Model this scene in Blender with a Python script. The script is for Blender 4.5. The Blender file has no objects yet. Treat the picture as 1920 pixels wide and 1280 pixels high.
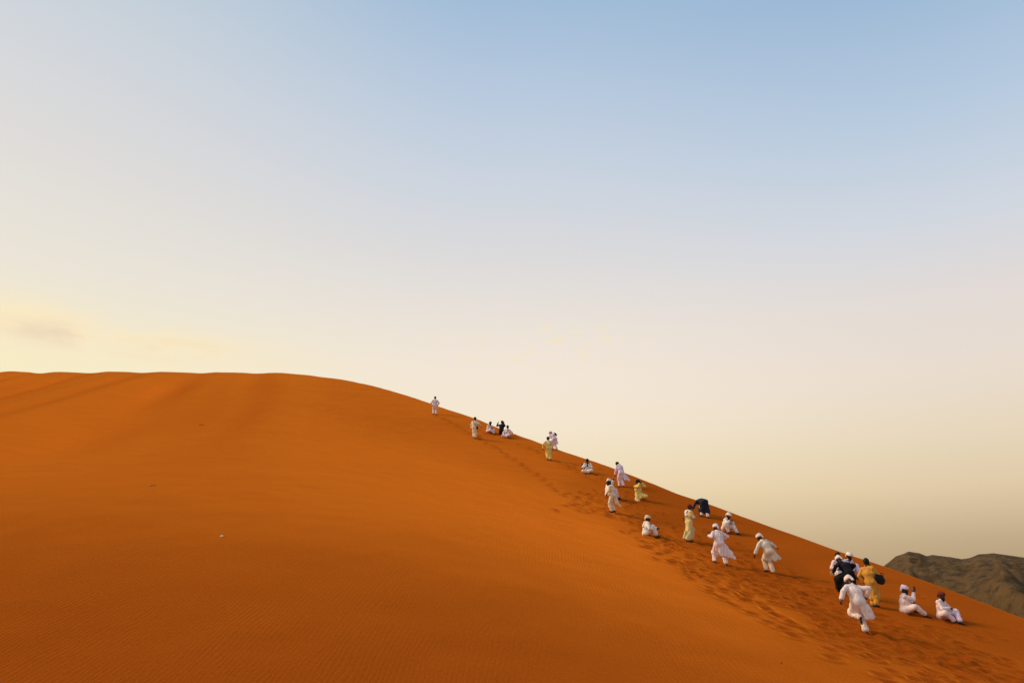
import bpy, math, random
import numpy as np

scene = bpy.context.scene
COL = scene.collection
RNG = np.random.default_rng(7)
CZ = 45.0                      # height of the camera above the plain

# ------------------------------------------------------------------ camera
cam_data = bpy.data.cameras.new('camera')
cam_data.lens = 26.25
cam_data.sensor_width = 36.0
cam_data.clip_start = 0.1
cam_data.clip_end = 60000.0
cam = bpy.data.objects.new('camera', cam_data)
COL.objects.link(cam)
cam.location = (0, 0, CZ)
cam.rotation_euler = (math.radians(90 + 17.2), 0, 0)
scene.camera = cam

# ------------------------------------------------------------------ sun and sky
SUN_EL, SUN_AZ = 40.0, -76.0     # azimuth from +Y (away) towards +X (right)
sun_data = bpy.data.lights.new('sun', 'SUN')
sun_data.energy = 2.9
sun_data.angle = math.radians(21)
sun_data.color = (1.0, 0.72, 0.42)
sun = bpy.data.objects.new('sun', sun_data)
COL.objects.link(sun)
sun.rotation_euler = (math.radians(90 - SUN_EL), 0, math.radians(180 - SUN_AZ))
sun.location = (-60, 10, CZ + 60)

scene.view_settings.view_transform = 'Standard'
scene.view_settings.look = 'None'
scene.view_settings.exposure = 0.0
scene.view_settings.gamma = 1.0
scene.view_settings.use_curve_mapping = False


def lin(r, g, b):
    f = lambda v: (v / 255 / 12.92) if v / 255 <= 0.04045 else ((v / 255 + 0.055) / 1.055) ** 2.4
    return (f(r), f(g), f(b), 1.0)


class NT:
    """small helper for building node trees"""
    def __init__(self, tree):
        self.t = tree

    def node(self, kind, **kw):
        n = self.t.nodes.new(kind)
        for k, v in kw.items():
            setattr(n, k, v)
        return n

    def link(self, a, b):
        self.t.links.new(a, b)

    def put(self, sock, v):
        if hasattr(v, 'is_linked') or hasattr(v, 'links'):
            self.t.links.new(v, sock)
        else:
            sock.default_value = v

    def math(self, op, a, b=None, clamp=False):
        n = self.node('ShaderNodeMath', operation=op, use_clamp=clamp)
        self.put(n.inputs[0], a)
        if b is not None:
            self.put(n.inputs[1], b)
        return n.outputs[0]

    def maprange(self, v, a, b, c=0.0, d=1.0, smooth=True):
        n = self.node('ShaderNodeMapRange')
        n.interpolation_type = 'SMOOTHSTEP' if smooth else 'LINEAR'
        n.clamp = True
        self.put(n.inputs[0], v)
        for i, x in enumerate((a, b, c, d)):
            n.inputs[1 + i].default_value = x
        return n.outputs[0]

    def mix(self, f, a, b, blend='MIX'):
        n = self.node('ShaderNodeMix', data_type='RGBA', blend_type=blend)
        self.put(n.inputs[0], f)
        self.put(n.inputs[6], a)
        self.put(n.inputs[7], b)
        return n.outputs[2]

    def ramp(self, f, stops, interp='LINEAR'):
        n = self.node('ShaderNodeValToRGB')
        cr = n.color_ramp
        cr.interpolation = interp
        while len(cr.elements) < len(stops):
            cr.elements.new(0.5)
        for e, (p, c) in zip(cr.elements, stops):
            e.position = p
            e.color = c
        self.put(n.inputs[0], f)
        return n.outputs[0]

    def noise(self, vec, scale, detail=3.0, rough=0.5, dim='3D'):
        n = self.node('ShaderNodeTexNoise', noise_dimensions=dim)
        self.put(n.inputs['Vector'], vec)
        n.inputs['Scale'].default_value = scale
        n.inputs['Detail'].default_value = detail
        n.inputs['Roughness'].default_value = rough
        return n.outputs[0]

    def mapping(self, vec, loc=(0, 0, 0), rot=(0, 0, 0), scale=(1, 1, 1)):
        n = self.node('ShaderNodeMapping')
        self.put(n.inputs[0], vec)
        n.inputs[1].default_value = loc
        n.inputs[2].default_value = rot
        n.inputs[3].default_value = scale
        return n.outputs[0]


world = bpy.data.worlds.new('World')
scene.world = world
world.use_nodes = True
wt = world.node_tree
wt.nodes.clear()
W = NT(wt)
tc = W.node('ShaderNodeTexCoord').outputs['Generated']
sep = W.node('ShaderNodeSeparateXYZ')
W.link(tc, sep.inputs[0])
dx, dy, dz = sep.outputs
el = W.math('DIVIDE', W.math('ARCSINE', dz), math.pi / 2)          # -1..1, elevation / 90 deg
hlen = W.math('SQRT', W.math('ADD', W.math('MULTIPLY', dx, dx), W.math('ADD', W.math('MULTIPLY', dy, dy), 1e-5)))


def E(deg):
    return deg / 90.0


# dusty evening air: sky colour over elevation, by angle from the sun's side of the sky
sa = math.radians(SUN_AZ)
side = W.math('DIVIDE', W.math('ADD', W.math('MULTIPLY', dx, math.sin(sa)), W.math('MULTIPLY', dy, math.cos(sa))), hlen)
far_side = W.ramp(el, [(0.0, lin(182, 158, 122)), (E(2), lin(196, 172, 138)), (E(5.5), lin(228, 206, 171)), (E(9), lin(235, 218, 191)),
                       (E(13), lin(237, 224, 210)), (E(18), lin(230, 222, 218)), (E(23), lin(213, 219, 228)),
                       (E(30), lin(186, 206, 227)), (E(39), lin(154, 185, 216)), (E(75), lin(128, 163, 202))])
mid_side = W.ramp(el, [(0.0, lin(208, 180, 136)), (E(2.5), lin(224, 198, 152)), (E(6.5), lin(245, 223, 182)), (E(10.7), lin(249, 234, 209)),
                       (E(14.5), lin(248, 234, 217)), (E(18), lin(241, 231, 219)), (E(23), lin(226, 223, 222)), (E(29), lin(208, 216, 227)),
                       (E(35), lin(189, 206, 226)), (E(42), lin(163, 191, 220)), (E(75), lin(130, 165, 203))])
sun_side = W.ramp(el, [(0.0, lin(244, 224, 178)), (E(5), lin(252, 238, 196)), (E(13.5), lin(251, 239, 200)), (E(16.5), lin(244, 235, 209)), (E(19.5), lin(238, 231, 217)),
                       (E(22.5), lin(233, 228, 218)), (E(27), lin(225, 222, 219)), (E(33), lin(212, 216, 221)),
                       (E(39), lin(196, 209, 220)), (E(48), lin(172, 194, 214)), (E(75), lin(138, 170, 204))])
anti_side = W.ramp(el, [(0.0, lin(150, 132, 112)), (E(5.5), lin(178, 160, 145)), (E(13), lin(184, 174, 172)), (E(25), lin(165, 176, 196)),
                        (E(45), lin(135, 160, 196)), (E(75), lin(122, 155, 197))])
veil = W.mix(W.maprange(side, 0.25, 0.82), mid_side, sun_side)
veil = W.mix(W.maprange(side, 0.25, -0.40, smooth=True), veil, far_side)
veil = W.mix(W.maprange(side, -0.40, -1.0), veil, anti_side)
# thin evening clouds
az = W.math('ARCTAN2', dx, dy)
cv = W.node('ShaderNodeCombineXYZ')
W.link(W.math('MULTIPLY', az, 1.0), cv.inputs[0])
W.link(W.math('MULTIPLY', W.math('ARCSINE', dz), 2.6), cv.inputs[1])
cn = W.noise(cv.outputs[0], 11.0, 4.0, 0.55)
cn2 = W.noise(cv.outputs[0], 34.0, 3.0, 0.5)


def blob(a0, e0, wa, we):
    a = W.math('DIVIDE', W.math('SUBTRACT', az, math.radians(a0)), math.radians(wa))
    e = W.math('DIVIDE', W.math('SUBTRACT', W.math('ARCSINE', dz), math.radians(e0)), math.radians(we))
    r = W.math('ADD', W.math('MULTIPLY', a, a), W.math('MULTIPLY', e, e))
    return W.math('EXPONENT', W.math('MULTIPLY', r, -1.0))


bank = W.math('ADD', blob(-35.0, 15.7, 4.2, 1.35), blob(-26.0, 15.3, 7.0, 1.0))
veil = W.mix(W.math('MULTIPLY', W.math('MULTIPLY', bank, W.maprange(cn, 0.24, 0.54)), 1.0, clamp=True), veil, lin(255, 236, 196))
low = W.math('ADD', blob(-33.2, 15.2, 3.2, 0.75), blob(-26.0, 15.0, 5.5, 0.6))
veil = W.mix(W.math('MULTIPLY', W.math('MULTIPLY', low, W.maprange(cn, 0.40, 0.66)), 0.75, clamp=True), veil, lin(238, 217, 188))
c2 = W.math('MULTIPLY', blob(3.5, 16.6, 7.0, 2.2), W.maprange(cn2, 0.52, 0.70))
veil = W.mix(W.math('MULTIPLY', c2, 0.9), veil, lin(250, 232, 198))
sky = W.node('ShaderNodeTexSky', sky_type='NISHITA')
sky.sun_disc = False
sky.sun_elevation = math.radians(SUN_EL)
sky.sun_rotation = math.radians(SUN_AZ)
sky.air_density = 1.0
sky.dust_density = 6.0
nish = W.mix(1.0, sky.outputs[0], (0.06, 0.06, 0.06, 1.0), 'MULTIPLY')
skycol = W.mix(0.95, nish, veil)
bg = W.node('ShaderNodeBackground')
W.link(skycol, bg.inputs[0])
bg.inputs[1].default_value = 1.0
wo = W.node('ShaderNodeOutputWorld')
W.link(bg.outputs[0], wo.inputs[0])


# ------------------------------------------------------------------ noise in numpy
def _hash(ix, iy, iz):
    h = (ix * 374761393 + iy * 668265263 + iz * 2147483647 + 1274126177) & 0xFFFFFFFF
    h = ((h ^ (h >> 13)) * 1274126177) & 0xFFFFFFFF
    return ((h ^ (h >> 16)) & 0xFFFF) / 32767.5 - 1.0


def vnoise(x, y, z=None):
    if z is None:
        z = np.zeros_like(x)
    xi, yi, zi = np.floor(x).astype(np.int64), np.floor(y).astype(np.int64), np.floor(z).astype(np.int64)
    fx, fy, fz = x - xi, y - yi, z - zi
    fx, fy, fz = (q * q * (3 - 2 * q) for q in (fx, fy, fz))
    r = 0
    for a in (0, 1):
        for b in (0, 1):
            for c in (0, 1):
                wgt = (fx if a else 1 - fx) * (fy if b else 1 - fy) * (fz if c else 1 - fz)
                r = r + wgt * _hash(xi + a, yi + b, zi + c)
    return r


def fbm(x, y, octaves=4, z=None):
    r, a, s = 0, 1.0, 0
    for _ in range(octaves):
        r = r + a * vnoise(x, y, z)
        s += a
        a *= 0.5
        x, y = x * 2.03 + 17.1, y * 2.03 - 9.7
        if z is not None:
            z = z * 2.03 + 4.3
    return r / s


def sstep(a, b, x):
    t = np.clip((x - a) / (b - a), 0, 1)
    return t * t * (3 - 2 * t)


# ------------------------------------------------------------------ the shape of the dune (heights relative to the camera)
CREST = np.array([(-123.06, 114.14, 30.30), (-92.80, 108.34, 28.76), (-72.69, 102.54, 27.22), (-49.03, 100.62, 26.64), (-37.52, 99.66, 26.38),
    (-30.45, 98.27, 25.79), (-23.56, 94.06, 24.18), (-15.97, 83.66, 20.56), (-9.90, 75.30, 17.15), (-6.04, 69.25, 14.69), (-2.79, 64.13, 12.66),
    (0.86, 59.59, 10.41), (2.46, 57.28, 9.42), (4.32, 54.99, 8.35), (6.31, 52.21, 7.18), (9.10, 46.09, 4.98), (11.21, 43.83, 3.81), (12.73, 41.52,
    2.82), (14.20, 38.71, 1.78), (15.12, 36.33, 1.01), (15.91, 34.11, 0.39), (16.49, 32.68, -0.08), (17.28, 30.40, -0.80), (18.05, 28.11, -1.54),
    (19.05, 25.27, -2.50), (20.06, 21.55, -3.68), (19.60, 11.00, -5.60), (21.50, 2.00, -8.20)])
FACE = np.array([(-6.99, 65.94, 13.55), (-3.09, 59.64, 10.25), (2.55, 54.14, 7.71), (5.74, 43.49, 3.23), (8.66, 37.77, 1.43), (10.65, 32.47, -0.06),
    (13.30, 29.48, -1.21), (10.65, 24.21, -1.77), (14.76, 26.89, -1.66), (-9.60, 15.27, -1.97), (-14.06, 21.14, 1.03), (-25.37, 36.99, 5.64), (-46.63,
    66.54, 15.00), (-3.73, 15.81, -2.04), (-5.61, 22.48, 1.09), (-11.06, 42.98, 6.55), (-17.49, 66.83, 14.08), (0.44, 16.68, -2.16), (0.57, 21.05,
    -0.36), (0.77, 27.85, 1.35), (1.14, 40.58, 4.19), (3.84, 17.23, -2.23), (5.10, 22.32, -1.10), (7.77, 18.54, -2.40), (12.49, 20.28, -2.62),
    (-13.60, 15.27, -1.97), (-19.91, 21.14, 1.03), (-48.57, 49.45, 9.33), (0, 2, -6.6), (-25, 2, -6.0), (-60, 10, -2.5), (-90, 40, 8.0), (10, 6,
    -5.6)])


def _tps_u(r2):
    return np.where(r2 > 1e-9, r2 * np.log(np.maximum(r2, 1e-9)), 0.0)


_P = np.vstack([CREST, FACE])
_n = len(_P)
_lam = np.concatenate([np.full(len(CREST), 3.0), np.full(len(FACE), 250.0)])
_d2 = ((_P[:, None, :2] - _P[None, :, :2]) ** 2).sum(-1)
_A = np.zeros((_n + 3, _n + 3))
_A[:_n, :_n] = _tps_u(_d2) + np.diag(_lam)
_A[:_n, _n] = 1
_A[:_n, _n + 1:] = _P[:, :2]
_A[_n, :_n] = 1
_A[_n + 1:, :_n] = _P[:, :2].T
_wts = np.linalg.solve(_A, np.concatenate([_P[:, 2], np.zeros(3)]))


def _spline(pts, m):
    """dense Catmull-Rom through the points"""
    out = []
    q = np.vstack([2 * pts[0] - pts[1], pts, 2 * pts[-1] - pts[-2]])
    for i in range(1, len(q) - 2):
        t = np.linspace(0, 1, m, endpoint=False)[:, None]
        a, b, c_, d = q[i - 1], q[i], q[i + 1], q[i + 2]
        out.append(0.5 * (2 * b + (c_ - a) * t + (2 * a - 5 * b + 4 * c_ - d) * t ** 2 + (3 * b - a - 3 * c_ + d) * t ** 3))
    out.append(pts[-1:])
    return np.vstack(out)


CRV = _spline(CREST, 8)
_ys, _xs = CRV[::-1, 1], CRV[::-1, 0]
_keep = np.concatenate([[True], np.diff(np.maximum.accumulate(_ys)) > 1e-6]) & (_ys < 97.3)


def crest_x(y):
    """x of the crest line at depth y (the part that runs up the slope)"""
    ys, xs = _ys[_keep], _xs[_keep]
    r = np.interp(y, ys, xs)
    return np.where(y > ys[-1], xs[-1] - (y - ys[-1]) * 1.4, r)


def crest_dist(x, y):
    """signed distance in plan to the crest (positive on the lee side) and the nearest crest point"""
    shp = x.shape
    x, y = x.ravel(), y.ravel()
    best = np.full(x.shape, 1e18)
    sd = np.zeros(x.shape)
    nx, ny = np.zeros(x.shape), np.zeros(x.shape)
    A, B = CRV[:-1, :2], CRV[1:, :2]
    for a, b in zip(A, B):
        e = b - a
        L2 = e @ e
        t = np.clip(((x - a[0]) * e[0] + (y - a[1]) * e[1]) / L2, 0, 1)
        px, py = a[0] + t * e[0], a[1] + t * e[1]
        d2 = (x - px) ** 2 + (y - py) ** 2
        m = d2 < best
        best[m] = d2[m]
        cr = e[0] * (y - a[1]) - e[1] * (x - a[0])          # > 0: left of the direction of travel = lee side
        sd[m] = (np.sqrt(d2) * np.where(cr > 0, 1, -1))[m]
        nx[m], ny[m] = px[m], py[m]
    return sd.reshape(shp), nx.reshape(shp), ny.reshape(shp)


def _tps(x, y):
    shp = x.shape
    x, y = x.ravel(), y.ravel()
    z = _wts[_n] + _wts[_n + 1] * x + _wts[_n + 2] * y
    for i in range(_n):
        r2 = (x - _P[i, 0]) ** 2 + (y - _P[i, 1]) ** 2
        z = z + _wts[i] * _tps_u(r2)
    return z.reshape(shp)


def smooth_height(x, y):
    """the dune without footprints, relative to the camera"""
    x, y = np.asarray(x, float), np.asarray(y, float)
    sd, nx, ny = crest_dist(x, y)
    lee = sd > 0
    z = _tps(np.where(lee, nx, x), np.where(lee, ny, y))
    drop = np.where(lee, 0.60 * np.maximum(sd, 0) - 0.18 * (1 - np.exp(-np.maximum(sd, 0) / 0.3)), 0)
    # broad wind-made undulations on the upper left, running up the slope
    ph = (x + 0.30 * (y - 60) + 2.6 * vnoise(x * 0.05 + 3.1, y * 0.022) + 0.6 * vnoise(x * 0.16 + 1.0, y * 0.04 + 8.0)) / 7.4
    m = sstep(-15, -38, x) * sstep(26, 46, y)
    amp = np.maximum(0.29 + 0.27 * vnoise(x * 0.10 + 9.0, y * 0.035 + 2.0), 0.03)
    wave = np.sin(2 * np.pi * ph) + 0.30 * np.sin(4 * np.pi * ph + 0.8)
    wide = np.sin(2 * np.pi * (x + 0.35 * (y - 60) + 4.0 * vnoise(x * 0.03 + 6.0, y * 0.025)) / 21.0 + 1.0)
    z = z - drop + m * amp * wave * (0.34 + 0.66 * sstep(-2, -20, sd)) + 0.40 * wide * sstep(-6, -20, x) * sstep(22, 38, y) * (0.12 + 0.88 * sstep(-3, -26, sd))
    z = z + 0.10 * fbm(x * 0.11, y * 0.11, 2) * sstep(0, -9, sd) + 0.02 * fbm(x * 0.7 + 5, y * 0.7, 2)
    return z


# footprints: a raster of dents, stamped along the ways people took
RX0, RX1, RY0, RY1, RS = -8.0, 20.0, 8.0, 70.0, 0.04
_nx, _ny = int((RX1 - RX0) / RS), int((RY1 - RY0) / RS)
DENT = np.zeros((_ny, _nx), np.float32)
TRAMP = np.zeros((_ny, _nx), np.float32)


def stamp(x, y, ang, ln, wd, dep):
    r = int(0.62 / RS)
    ci, cj = int((y - RY0) / RS), int((x - RX0) / RS)
    i0, i1, j0, j1 = max(ci - r, 0), min(ci + r, _ny), max(cj - r, 0), min(cj + r, _nx)
    if i0 >= i1 or j0 >= j1:
        return
    yy, xx = np.mgrid[i0:i1, j0:j1]
    yy, xx = yy * RS + RY0 - y, xx * RS + RX0 - x
    u = (xx * math.cos(ang) + yy * math.sin(ang)) / ln
    v = (-xx * math.sin(ang) + yy * math.cos(ang)) / wd
    r_ = np.sqrt(u * u + v * v)
    pit = -dep * np.exp(-(r_ ** 2) * 1.1)
    rim = 0.42 * dep * np.exp(-((r_ - 1.55) / 0.42) ** 2) * (1.0 - 0.45 * np.sign(yy) * np.minimum(np.abs(yy) / 0.2, 1))
    old = DENT[i0:i1, j0:j1]
    DENT[i0:i1, j0:j1] = old * (1 - 0.65 * np.exp(-r_ ** 2)) + pit + rim
    TRAMP[i0:i1, j0:j1] = np.maximum(TRAMP[i0:i1, j0:j1], 0.38 * np.exp(-(r_ / 2.0) ** 4))


def track(pts, step=0.62, width=0.12, dep=0.06, jit=0.06, size=1.0):
    """one person's line of steps through the plan points"""
    p = _spline(np.array(pts, float), 24)
    s = np.concatenate([[0], np.cumsum(np.hypot(*np.diff(p, axis=0).T))])
    k, d = 0, 0.2
    while d < s[-1]:
        x, y = np.interp(d, s, p[:, 0]), np.interp(d, s, p[:, 1])
        x2, y2 = np.interp(min(d + 0.2, s[-1]), s, p[:, 0]), np.interp(min(d + 0.2, s[-1]), s, p[:, 1])
        a = math.atan2(y2 - y, x2 - x) if (x2, y2) != (x, y) else 1.57
        sgn = 1 if k % 2 else -1
        stamp(x - math.sin(a) * width * sgn + RNG.normal(0, jit), y + math.cos(a) * width * sgn + RNG.normal(0, jit),
              a + RNG.normal(0, 0.25), size * RNG.uniform(0.13, 0.19), size * RNG.uniform(0.09, 0.14), dep * RNG.uniform(0.6, 1.25))
        d += step * RNG.uniform(0.8, 1.2)
        k += 1


# the broad trodden way up from the lower right, many people wide
_way = np.array([(12.5, 12.5), (9.6, 17.0), (8.5, 19.7), (7.2, 22.0), (6.5, 24.8), (6.0, 29.0), (5.9, 34.0)])
for k in range(10):
    o = 0.15 + 0.60 * k + RNG.normal(0, 0.12)
    wob = RNG.normal(0, 0.20, (len(_way), 2))
    p = _way + np.array([1.0, 0.18]) * o * np.linspace(1.25, 0.85, len(_way))[:, None] + wob
    n1 = len(p) if k < 6 else len(p) - int(RNG.integers(0, 2))
    track(p[int(RNG.integers(0, 2)):n1], step=0.68, dep=0.066, size=1.40, jit=0.13)
for k in range(7):                                       # on across the slope below the crest, right of the runners
    o = k * 0.6 - 0.6
    p = np.array([(15.5, 17.5), (14.6, 21.0), (13.2, 24.2), (11.6, 28.0), (10.2, 33.0), (9.0, 39.0)]) - np.array([1, 0.1]) * o + RNG.normal(0, 0.25, (6, 2))
    track(p, step=0.64, dep=0.056, size=1.35, jit=0.13)
# thinning out between the sitters, then single lines of steps towards the top
for o in (0.0, 0.9, 1.7):
    p = np.array([(6.0, 33.0), (5.6, 36.5), (4.4, 40.5), (3.3, 44.0)]) + np.array([o, 0.3 * o]) + RNG.normal(0, 0.25, (4, 2))
    track(p, step=0.62, dep=0.06, size=1.25, jit=0.08)
track([(3.77, 38.5), (3.2, 41.5), (2.5, 44.0), (1.4, 48.1), (-1.2, 55.0), (-3.6, 60.0), (-7.0, 66.0)], step=0.68, dep=0.036, size=1.15, jit=0.05)
track([(7.6, 39.5), (6.4, 43.5), (4.9, 48.0), (2.4, 54.0), (0.2, 57.5)], step=0.68, dep=0.035, size=1.1, jit=0.07)
track([(5.0, 47.0), (3.9, 50.5), (2.2, 54.0)], step=0.68, dep=0.035, size=1.1, jit=0.07)
track([(10.0, 30.5), (9.0, 35.0), (7.9, 40.0), (6.6, 45.0), (5.2, 50.0)], step=0.58, dep=0.05, size=1.2, jit=0.08)
# hollows round those who sit or stand about, and a few odd scuffs
for (cx, cy, nn, rr) in ((4.4, 39.5, 16, 0.9), (5.6, 43.5, 12, 1.0), (6.4, 35.0, 10, 0.8), (8.3, 36.8, 18, 1.3), (9.8, 31.0, 16, 1.1), (12.6, 28.5, 30, 1.5),
                         (13.6, 25.5, 18, 1.1), (10.6, 23.5, 26, 1.4), (4.8, 51.5, 8, 0.7), (-2.0, 60.5, 10, 0.9), (7.6, 29.5, 20, 1.2)):
    for _ in range(nn):
        stamp(cx + RNG.normal(0, rr), cy + RNG.normal(0, rr * 1.1), RNG.uniform(0, 3.14), RNG.uniform(0.18, 0.32), RNG.uniform(0.12, 0.18), RNG.uniform(0.03, 0.06))


# sand worked loose all along the way: no ripples left on it
_tx, _ty = np.meshgrid(RX0 + RS * np.arange(_nx), RY0 + RS * np.arange(_ny))
_left = np.interp(_ty, [8, 17.0, 19.7, 22.0, 24.8, 29.0, 34.0, 38.5, 44.0, 50, 58, 70], [14.5, 10.2, 8.9, 7.5, 6.9, 6.3, 6.2, 4.4, 4.2, 4.2, 2.6, 3.0])
_loose = sstep(-2.2, 2.4, _tx - _left + 0.9 * vnoise(_tx * 0.5, _ty * 0.5)) * (0.55 + 0.30 * sstep(1.0, 4.0, _tx - _left) + 0.20 * vnoise(_tx * 0.6 + 4, _ty * 0.4)) * sstep(62, 44, _ty)  # built up to the right so that side renders darker
TRAMP[:] = np.maximum(TRAMP, _loose)



def _sample(R, x, y):
    fx, fy = (np.asarray(x, float) - RX0) / RS, (np.asarray(y, float) - RY0) / RS
    ok = (fx > 0) & (fy > 0) & (fx < _nx - 2) & (fy < _ny - 2)
    fx, fy = np.clip(fx, 0, _nx - 2.01), np.clip(fy, 0, _ny - 2.01)
    j, i = fx.astype(int), fy.astype(int)
    a, b = fx - j, fy - i
    v = R[i, j] * (1 - a) * (1 - b) + R[i, j + 1] * a * (1 - b) + R[i + 1, j] * (1 - a) * b + R[i + 1, j + 1] * a * b
    return np.where(ok, v, 0)


def height(x, y):
    """height of the sand in world z"""
    return smooth_height(x, y) + _sample(DENT, x, y) + CZ


def h1(x, y):
    return float(height(np.array([x], float), np.array([y], float))[0])
# ---- TERRAIN END


def mesh_object(name, verts, faces, mats, parent=None, smooth=True, mat_idx=None):
    verts = np.ascontiguousarray(verts, np.float32)
    me = bpy.data.meshes.new(name)
    if isinstance(faces, np.ndarray):
        k = faces.shape[1]
        nf = len(faces)
        me.vertices.add(len(verts))
        me.vertices.foreach_set('co', verts.ravel())
        me.loops.add(nf * k)
        me.loops.foreach_set('vertex_index', np.ascontiguousarray(faces, np.int32).ravel())
        me.polygons.add(nf)
        me.polygons.foreach_set('loop_start', np.arange(0, nf * k, k, dtype=np.int32))
        me.update(calc_edges=True)
    else:
        me.from_pydata([tuple(v) for v in verts], [], [tuple(f) for f in faces])
        nf = len(me.polygons)
    for m in mats if isinstance(mats, (list, tuple)) else [mats]:
        me.materials.append(m)
    if smooth:
        me.polygons.foreach_set('use_smooth', np.ones(nf, bool))
    if mat_idx is not None:
        me.polygons.foreach_set('material_index', np.ascontiguousarray(mat_idx, np.int32))
    me.validate()
    me.update()
    o = bpy.data.objects.new(name, me)
    COL.objects.link(o)
    if parent is not None:
        o.parent = parent
    return o


def new_mat(name):
    m = bpy.data.materials.new(name)
    m.use_nodes = True
    t = m.node_tree
    b = t.nodes['Principled BSDF']
    return m, NT(t), b


# ------------------------------------------------------------------ materials of the land
def sand_material():
    m, N, b = new_mat('sand')
    pos = N.node('ShaderNodeNewGeometry').outputs['Position']
    s = N.node('ShaderNodeSeparateXYZ')
    N.link(pos, s.inputs[0])
    att = N.node('ShaderNodeAttribute', attribute_name='trampled')
    tr = att.outputs['Fac']
    big = N.noise(N.mapping(pos, scale=(1.0, 0.45, 1.0)), 0.09, 3.0, 0.5)
    med = N.noise(pos, 0.8, 4.0, 0.6)
    grain = N.noise(pos, 26.0, 2.0, 0.7)
    fine = N.noise(pos, 95.0, 1.0, 0.5)
    col = N.mix(N.maprange(big, 0.3, 0.7), SAND_A, SAND_B)
    col = N.mix(N.math('MULTIPLY', N.maprange(med, 0.35, 0.7), 0.35), col, SAND_C)
    col = N.mix(N.math('MULTIPLY', tr, 0.85), col, SAND_T)          # sand turned up by feet, darker; also puts the right side's vignette into the colour
    g = N.math('ADD', N.math('MULTIPLY', N.math('SUBTRACT', grain, 0.5), 0.75), N.math('MULTIPLY', N.math('SUBTRACT', fine, 0.5), 1.3))
    g = N.math('ADD', 1.0, g)
    mul = N.node('ShaderNodeVectorMath', operation='SCALE')
    N.link(col, mul.inputs[0])
    N.link(g, mul.inputs['Scale'])
    N.link(mul.outputs[0], b.inputs['Base Color'])
    b.inputs['Roughness'].default_value = 0.92
    b.inputs['Specular IOR Level'].default_value = 0.0
    N.link(N.math('MULTIPLY', SHEEN, N.math('SUBTRACT', 1.0, N.math('MULTIPLY', tr, 0.68))), b.inputs['Sheen Weight'])   # smooth wind-blown sand scatters light forward at grazing angles
    b.inputs['Sheen Roughness'].default_value = 0.35
    b.inputs['Sheen Tint'].default_value = (0.97, 0.285, 0.026, 1)
    # wind ripples, crests running up the slope, 11 cm apart
    w1 = N.noise(N.mapping(pos, scale=(1, 0.5, 0.0)), 0.22, 1.0, 0.5)
    w2 = N.noise(N.mapping(pos, scale=(1, 0.45, 0.0)), 1.5, 2.0, 0.5)
    w3 = N.noise(N.mapping(pos, scale=(1, 0.5, 0.0)), 5.0, 1.0, 0.5)
    ph = N.math('SUBTRACT', s.outputs[0], N.math('MULTIPLY', N.math('MAXIMUM', N.math('SUBTRACT', 4.0, s.outputs[0]), 0.0), N.math('MULTIPLY', s.outputs[1], 0.018)))   # the crests swing round to the left
    ph = N.math('ADD', ph, N.math('MULTIPLY', w1, 0.9))
    ph = N.math('ADD', ph, N.math('MULTIPLY', w2, 0.34))
    ph = N.math('ADD', ph, N.math('MULTIPLY', w3, 0.11))
    sn = N.math('SINE', N.math('MULTIPLY', ph, 2 * math.pi / 0.150))
    sn = N.math('ADD', sn, N.math('MULTIPLY', N.math('SINE', N.math('ADD', N.math('MULTIPLY', ph, 4 * math.pi / 0.150), 1.2)), 0.3))
    patch = N.maprange(N.noise(pos, 0.45, 3.0, 0.6), 0.34, 0.62, 0.30, 1.15)
    patch = N.math('MULTIPLY', patch, N.math('MULTIPLY', N.maprange(s.outputs[0], -34.0, -13.0), N.maprange(s.outputs[0], 2.0, 7.0, 1.0, 0.35)))
    amp = N.math('MULTIPLY', N.math('SUBTRACT', 1.0, N.math('MULTIPLY', tr, 0.93)), N.math('MULTIPLY', patch, RIPPLE))
    h = N.math('MULTIPLY', sn, amp)
    lump = N.noise(pos, 7.0, 3.0, 0.6)
    h = N.math('ADD', h, N.math('MULTIPLY', lump, N.math('ADD', 0.006, N.math('MULTIPLY', tr, 0.010))))
    h = N.math('ADD', h, N.math('MULTIPLY', fine, 0.0022))
    bp = N.node('ShaderNodeBump')
    bp.inputs['Strength'].default_value = 1.0
    bp.inputs['Distance'].default_value = 1.0
    N.link(h, bp.inputs['Height'])
    N.link(bp.outputs[0], b.inputs['Normal'])
    return m


SAND_A = (0.255, 0.0505, 0.0040, 1)
SAND_B = (0.288, 0.0600, 0.0046, 1)
SAND_C = (0.305, 0.0590, 0.0042, 1)
SAND_T = (0.258, 0.0530, 0.0044, 1)
RIPPLE = 0.0016
SHEEN = 1.0
M_SAND = sand_material()


def rock_material():
    m, N, b = new_mat('rock')
    pos = N.node('ShaderNodeNewGeometry').outputs['Position']
    n1 = N.noise(pos, 0.012, 6.0, 0.6)
    n2 = N.noise(pos, 0.11, 5.0, 0.7)
    col = N.mix(N.maprange(n1, 0.38, 0.62), (0.100, 0.058, 0.023, 1), (0.126, 0.074, 0.029, 1))
    col = N.mix(N.maprange(n2, 0.42, 0.68), col, (0.045, 0.030, 0.013, 1))
    N.link(col, b.inputs['Base Color'])
    b.inputs['Roughness'].default_value = 0.95
    b.inputs['Specular IOR Level'].default_value = 0.1
    bp = N.node('ShaderNodeBump')
    bp.inputs['Distance'].default_value = 3.5
    N.link(N.noise(pos, 0.06, 8.0, 0.7), bp.inputs['Height'])
    N.link(bp.outputs[0], b.inputs['Normal'])
    return m


M_ROCK = rock_material()


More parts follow.
